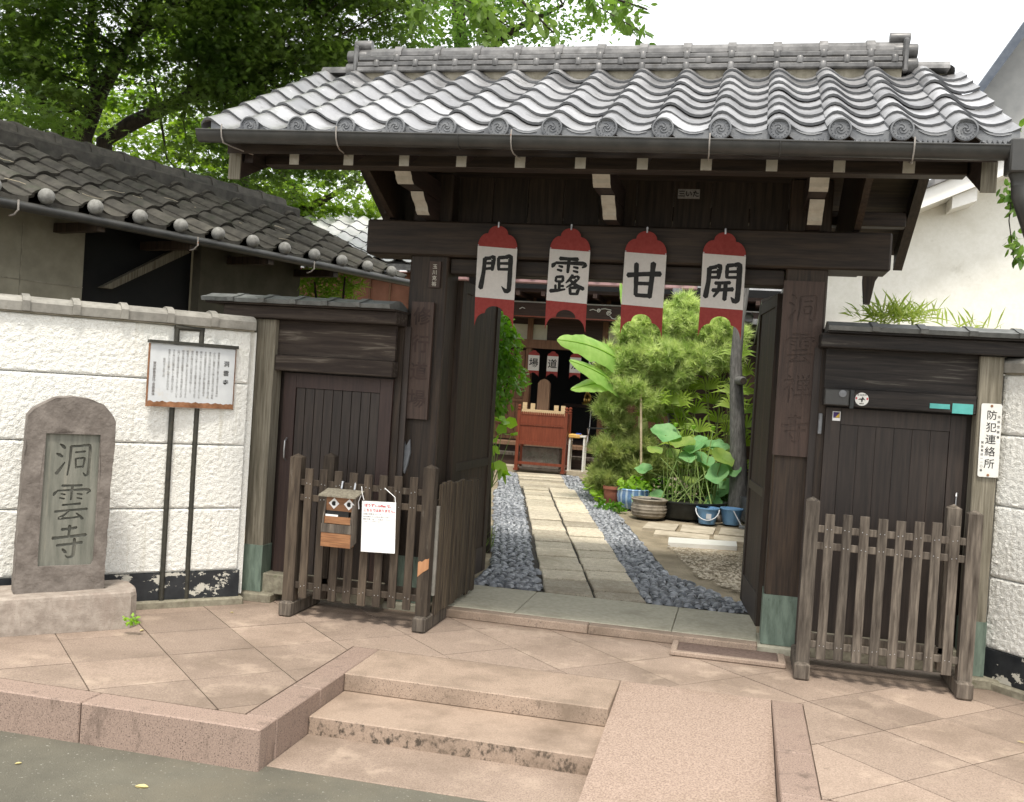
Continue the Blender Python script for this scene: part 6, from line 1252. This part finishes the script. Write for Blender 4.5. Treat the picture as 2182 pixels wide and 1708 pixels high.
# banana plant
bn = thing('banana_plant', V3(1370, 1050, 15.4), 'banana plant with broad bright leaves behind the pine', 'banana plant')
MB().tube([V3(1375, 1060, 15.4), V3(1370, 900, 15.4), V3(1375, 760, 15.4)], [.09, .08, .05], 12).build('stem', M['cane'], bn)
def banana(p0, p1, w_, sag, upv, nm='leaf', fold=.25, seg=18, torn=.11):
    p0, p1 = Vector(p0), Vector(p1); d = p1 - p0; s_ = d.cross(Vector(upv)).normalized(); nrm = s_.cross(d).normalized(); mb = MB(); vs = []
    for i in range(seg + 1):
        f_ = i / seg; c = p0 + d * f_ + Vector((0, 0, sag * math.sin(math.pi * f_))); ww = w_ * min(1, (f_ + .03) * 4.5) ** .6 * (1 - max(0, f_ - .55) / .45) ** .5 if f_ < 1 else w_ * .06
        j1, j2 = (1 + random.uniform(-torn, torn)), (1 + random.uniform(-torn, torn))
        vs += [c - s_ * ww * j1 - nrm * ww * fold, c - s_ * ww * .5 - nrm * ww * fold * .25 + nrm * .008 * (i % 2), c, c + s_ * ww * .5 - nrm * ww * fold * .25 + nrm * .008 * (i % 2), c + s_ * ww * j2 - nrm * ww * fold]
    mb.add(vs, [(i * 5 + k, i * 5 + k + 1, (i + 1) * 5 + k + 1, (i + 1) * 5 + k) for i in range(seg) for k in range(4)], 0, True)
    o = mb.build(nm, M['banana'], bn); MB().tube([p0 + (p1 - p0) * (i / 8) + Vector((0, 0, sag * math.sin(math.pi * i / 8) + .006)) for i in range(9)], [.014 - .0013 * i for i in range(9)], 6).build('midrib', M['fern'], o)
banana(V3(1345, 785, 13.6), V3(1187, 724, 12.9), .2, .09, (0, -.9, .5)); banana(V3(1340, 838, 13.6), V3(1213, 768, 12.9), .18, .05, (.1, -.8, .7))
banana(V3(1335, 815, 13.6), V3(1216, 830, 12.95), .13, .04, (0, -.9, .6)); banana(V3(1372, 790, 15.4), V3(1345, 672, 15.0), .2, 0, (.1, -1, .2)); banana(V3(1375, 780, 15.5), V3(1322, 600, 15.4), .14, 0, (.9, -.5, 0))
banana(V3(1400, 780, 15.4), V3(1472, 640, 15.1), .13, 0, (.3, -1, .1)); banana(V3(1390, 780, 15.5), V3(1425, 650, 15.5), .14, 0, (-.2, -1, 0))
# lady palm: fans of blades on canes
t = thing('lady_palm', V3(1530, 1060, 13.9), 'lady palm with fan leaves between pine and leaning trunk', 'palm')
mb = MB(); V = []
for i, q in enumerate([(1500, 800), (1545, 790), (1575, 760), (1470, 850), (1520, 860), (1565, 840), (1585, 880), (1440, 890), (1490, 920), (1550, 920), (1580, 950), (1530, 970), (1500, 990), (1570, 1000), (1430, 860), (1590, 800), (1555, 720), (1460, 940), (1510, 830), (1535, 825), (1560, 870), (1480, 880), (1530, 900), (1590, 910), (1505, 950), (1480, 980), (1550, 980), (1400, 900), (1540, 760), (1580, 840), (1450, 910), (1570, 930), (1400, 860), (1422, 880), (1390, 850), (1450, 865), (1472, 830), (1410, 930), (1440, 950), (1380, 890)]):
    p = at(q[0], q[1], 13.7 + .3 * math.sin(i * 2.1)); b0 = at(1520 + 30 * math.sin(i * 1.7), 1070, 13.9); m_ = p.lerp(b0, .5) + Vector((.03, 0, .05)); mb.tube([b0, m_, p], [.01, .008, .005], 5)
    fa = RNG.uniform(-.6, .6); ax = Vector((math.sin(fa), -.5, .35)).normalized(); sd_ = ax.cross(Vector((0, 0, 1))).normalized(); u2 = sd_.cross(ax)
    for k in range(11):
        a = (k - 5) * .32; d = (sd_ * math.sin(a) + u2 * math.cos(a) * .75 + ax * .5).normalized(); l = .3 * RNG.uniform(.8, 1.15); s_ = d.cross(ax).normalized() * .017
        e = p + d * l * .6; f_ = p + d * l - Vector((0, 0, .07)); V += [p - s_ * .4, p + s_ * .4, e + s_, e - s_]; V += [e - s_, e + s_, f_ + s_ * .1, f_ - s_ * .1]
mb.build('cane', M['cane'], t); npmesh('fronds', np.array([tuple(v) for v in V]), 4, M['palm'], t)
# lotus in the black tub
lt = thing('lotus', (-.6, 12.75, zc(12.75) + .17), 'lotus with round blue green leaves on tall stalks in the black tub', 'lotus')
def lotus_leaf(c, r_, tilt, az, mat):
    n = 22; Mx = Matrix.Translation(c) @ Matrix.Rotation(az, 4, 'Z') @ Matrix.Rotation(tilt, 4, 'X'); vs = [(0, 0, -.02 * r_ / .18)]; ph = RNG.uniform(0, 6)
    for j, q in enumerate((.35, .7, 1.0)):
        for k in range(n): a = 2 * math.pi * k / n; rr_ = r_ * q * (1 + .06 * math.sin(5 * a + ph)); vs.append((rr_ * math.cos(a), rr_ * math.sin(a), (.03 * q * q + .022 * q ** 3 * math.sin(3 * a + ph) + .009 * q ** 3 * math.sin(7 * a)) * r_ / .18))
    fs = [(0, 1 + k, 1 + (k + 1) % n) for k in range(n)] + [(1 + j * n + k, 1 + (j + 1) * n + k, 1 + (j + 1) * n + (k + 1) % n, 1 + j * n + (k + 1) % n) for j in range(2) for k in range(n)]
    mb = MB(Mx); mb.add(vs, fs, 0, True); mb.build('leaf', M[mat], lt)
LL = [(1418, 925, .22, .35, 'lotus'), (1372, 1000, .13, .3, 'lotus'), (1455, 945, .18, .2, 'lotus_y'), (1478, 955, .17, .3, 'lotus'), (1515, 948, .17, .2, 'lotus'), (1500, 980, .15, .5, 'lotus'), (1540, 975, .17, .6, 'lotus_y'), (1555, 960, .12, .3, 'lotus_y'), (1440, 970, .14, .4, 'lotus_y'), (1530, 1010, .17, .7, 'lotus'), (1545, 1040, .16, .8, 'lotus'), (1470, 1025, .12, .3, 'lotus_y'), (1520, 1070, .12, .6, 'lotus'), (1360, 1065, .09, .3, 'lotus'), (1380, 1078, .08, .3, 'lotus'), (1400, 1055, .1, .5, 'lotus'), (1560, 1000, .12, .8, 'lotus'), (1490, 940, .13, .3, 'lotus'), (1535, 955, .14, .3, 'lotus'), (1465, 975, .12, .4, 'lotus'), (1510, 1000, .12, .5, 'lotus_y'), (1550, 1065, .13, .7, 'lotus'), (1395, 960, .11, .3, 'lotus_y')]
for i, (px, py, r_, ti, m_) in enumerate(LL):
    d = 12.75 + .28 * math.sin(i * 1.9); c = at(px, py, d); lotus_leaf(c, r_ * .92, ti + .15, RNG.uniform(-.7, .7), m_)
    b0 = Vector((-.6 + .32 * math.sin(i * 2.3), 12.72 + .25 * math.cos(i * 1.3), zc(12.7) + .17)); mm = b0.lerp(c, .55) + Vector((.03 * math.sin(i), 0, .06)); MB().tube([b0, mm, c - Vector((0, 0, .01))], [.008, .007, .006], 6).build('stalk', M['stalk'], lt)
for i, q in enumerate([(1478, 910), (1520, 912), (1440, 905)]):
    c = at(q[0], q[1], 12.8); MB().lathe([(.001, -.03), (.02, -.02), (.03, .02), (.026, .026), (.001, .026)], c, 12).build('seed_pod', M['fern'], lt); MB().tube([Vector((-.55 + .1 * i, 12.75, zc(12.7) + .17)), c - Vector((0, 0, .02))], .006, 6).build('stalk', M['stalk'], lt)
for i in range(14):
    b0 = Vector((-.6 + RNG.uniform(-.38, .38), 12.7 + RNG.uniform(-.25, .25), zc(12.7) + .17)); MB().tube([b0, b0 + Vector((RNG.uniform(-.05, .05), 0, RNG.uniform(.35, .8)))], [.007, .004], 6).build('stalk', M['stalk'], lt)
# low planting round the pots
def lowplant(name, lab, spots, n, size, tmpl, mat, r_, cat='plant', up_=1.0):
    b0 = spots[0]; t = thing(name, b0, lab, cat); mb = MB()
    for s_ in spots: MB().tube([Vector(s_), Vector(s_) + Vector((.02, 0, r_[2]))], [.012, .006], 6).build('stem', M['cane'], t)
    C_ = in_clumps([(Vector(s_) + Vector((0, 0, r_[2] * .8)), r_) for s_ in spots], n, gaps=False); npmesh('foliage', leaves(C_, size, tmpl, up_), len(tmpl), M[mat], t); return t
lowplant('potted_herb', 'leafy herb growing in the blue striped pot', [(-1.3, 13.05, zc(13) + .22)], 110, .1, OVAL, 'fern', (.24, .2, .1))
lowplant('low_shrub', 'low green shrub behind the blue pot', [(-1.45, 13.6, zc(13.6)), (-1.2, 13.7, zc(13.6)), (-1.0, 13.5, zc(13.5))], 900, .07, DIAM, 'bush', (.26, .2, .22), 'shrub')
lowplant('ground_plant', 'bright leafy plants along the path edge left of the pots', [(-2.0, 14.6, zc(14.6)), (-1.85, 14.0, zc(14)), (-1.72, 13.4, zc(13.4)), (-2.05, 15.2, zc(15))], 420, .11, OVAL, 'fern', (.16, .2, .15))
lowplant('shade_shrub', 'dark green shrub in the shade behind the lotus', [(-.2, 13.4, zc(13.4)), (-.6, 13.6, zc(13.6)), (-.05, 13.3, zc(13.3))], 1300, .085, OVAL, 'maple', (.3, .2, .38), 'shrub')
lowplant('light_shrub', 'small airy shrub with fine leaves left of the pine', [tuple(at(1300, 1040, 15))], 160, .07, OVAL, 'bush', (.3, .2, .5), 'shrub')
lowplant('pot_weed', 'small weeds at the foot of the blue pot', [(-1.62, 12.75, zc(12.7)), (-1.45, 12.6, zc(12.6))], 160, .06, DIAM, 'bush', (.12, .1, .06))
# dwarf bamboo behind the right side gate
def tuft(name, lab, px, py, d, n, L_, spread, base_d=None):
    c = at(px, py, d); t = thing(name, (c.x, c.y, 0), lab, 'plant'); MB().tube([(c.x, c.y, .0), (c.x + .01, c.y, c.z * .6), tuple(c)], [.012, .01, .008], 6).build('cane', M['cane'], t)
    V = []
    for i in range(n):
        a = RNG.uniform(0, 6.28); el_ = RNG.uniform(-.1, 1.2); dd = Vector((math.cos(a) * math.cos(el_), math.sin(a) * math.cos(el_), math.sin(el_))); l = L_ * RNG.uniform(.6, 1.2); b = c + Vector((RNG.normal() * spread, RNG.normal() * .08, RNG.normal() * .03)); s_ = dd.cross(Vector(RNG.normal(size=3))).normalized() * l * .04
        m_ = b + dd * l * .55; e = b + dd * l - Vector((0, 0, .02)); V += [b - s_ * .3, b + s_ * .3, m_ + s_, m_ - s_, m_ - s_, m_ + s_, e + s_ * .05, e - s_ * .05]
    npmesh('blades', np.array([tuple(v) for v in V]), 4, M['bambooleaf'], t)
tuft('dwarf_bamboo', 'striped dwarf bamboo clump above the right side gate tiles', 1885, 680, 7.6, 150, .2, .11); tuft('dwarf_bamboo', 'second bamboo tuft above the right tiles, right of the larger clump', 1945, 676, 7.6, 110, .2, .08); tuft('dwarf_bamboo', 'small spiky bamboo tuft near the right end of the tiles', 2075, 708, 7.5, 34, .2, .09); tuft('dwarf_bamboo', 'bamboo leaves peeking under the right beam end', 2160, 790, 7.2, 70, .14, .06)
# leafy branch at the right picture edge, hanging by the downpipe
t = thing('leafy_vine', V3(2200, 400, 6.6), 'green leafy vine hanging by the downpipe at the right edge', 'vine')
b_ = [V3(2260, 250, 6.7), V3(2190, 280, 6.6), V3(2160, 380, 6.6), V3(2150, 470, 6.6), V3(2160, 550, 6.6)]; MB().tube(b_, [.008, .007, .006, .004, .003], 6).tube([V3(2190, 280, 6.6), V3(2200, 400, 6.65), V3(2190, 540, 6.65)], [.006, .005, .003], 6).build('stem', M['bark'], t)
cl = [(at(*q[:3]), q[3]) for q in [(2165, 285, 6.6, (.05, .08, .05)), (2150, 400, 6.6, (.05, .08, .08)), (2175, 430, 6.6, (.06, .08, .08)), (2160, 510, 6.6, (.06, .08, .09)), (2180, 540, 6.6, (.06, .08, .05))]]
C_ = in_clumps(cl, 105, gaps=False); npmesh('leaves', leaves(C_, .085, OVAL, .2, np.array((-.25, -.2, -.6))), 8, M['vine'], t)
# weed by the monument, leaves on the ground
t = thing('weed', V3(282, 1325, 5.9), 'bright green weed at the right foot of the monument base', 'weed')
C_ = np.array([tuple(at(280 + random.uniform(-16, 14), 1322 + random.uniform(-8, 5), 5.92)) for i in range(46)]); npmesh('leaves', leaves(C_, .03, DIAM, .9), 4, M['fern'], t)
for nm, lab, x, y, z, s_, a in (('fallen_leaf', 'pale yellow green leaf lying on the road', *at(292, 1590, 4.25)[:2], ZR + .002, .06, .2), ('fallen_leaf', 'small yellow leaf beside the weed at the monument', *at(300, 1317, 6.0)[:2], .004, .035, 1.5), ('fallen_leaf', 'tiny tan leaf on the paving below the information sign', *at(490, 1302, 6.6)[:2], .004, .025, .4), ('fallen_leaf', 'tiny white leaf on the road by the kerb', *at(36, 1540, 4.4)[:2], ZR + .003, .03, .8), ('fallen_twig', 'thin brown twig on the paving at the right edge', *at(2165, 1580, 5.0)[:2], .004, .05, -.6)):
    mb = MB(Matrix.Translation((x, y, z)) @ Matrix.Rotation(a, 4, 'Z')); n_ = len(OVAL); w_ = 1 if nm == 'fallen_leaf' else .25
    mb.add([(p[0] * s_, p[1] * s_ * 1.2 * w_, .002 + abs(p[1]) * s_ * .4) for p in OVAL], [list(range(n_))]); mb.add([(p[0] * s_, p[1] * s_ * 1.2 * w_, .001) for p in OVAL], [list(range(n_))[::-1]]); o = mb.build(nm, M['dryleaf'], None, (x, y, z)); tag(o, lab, 'leaf' if nm == 'fallen_leaf' else 'twig')
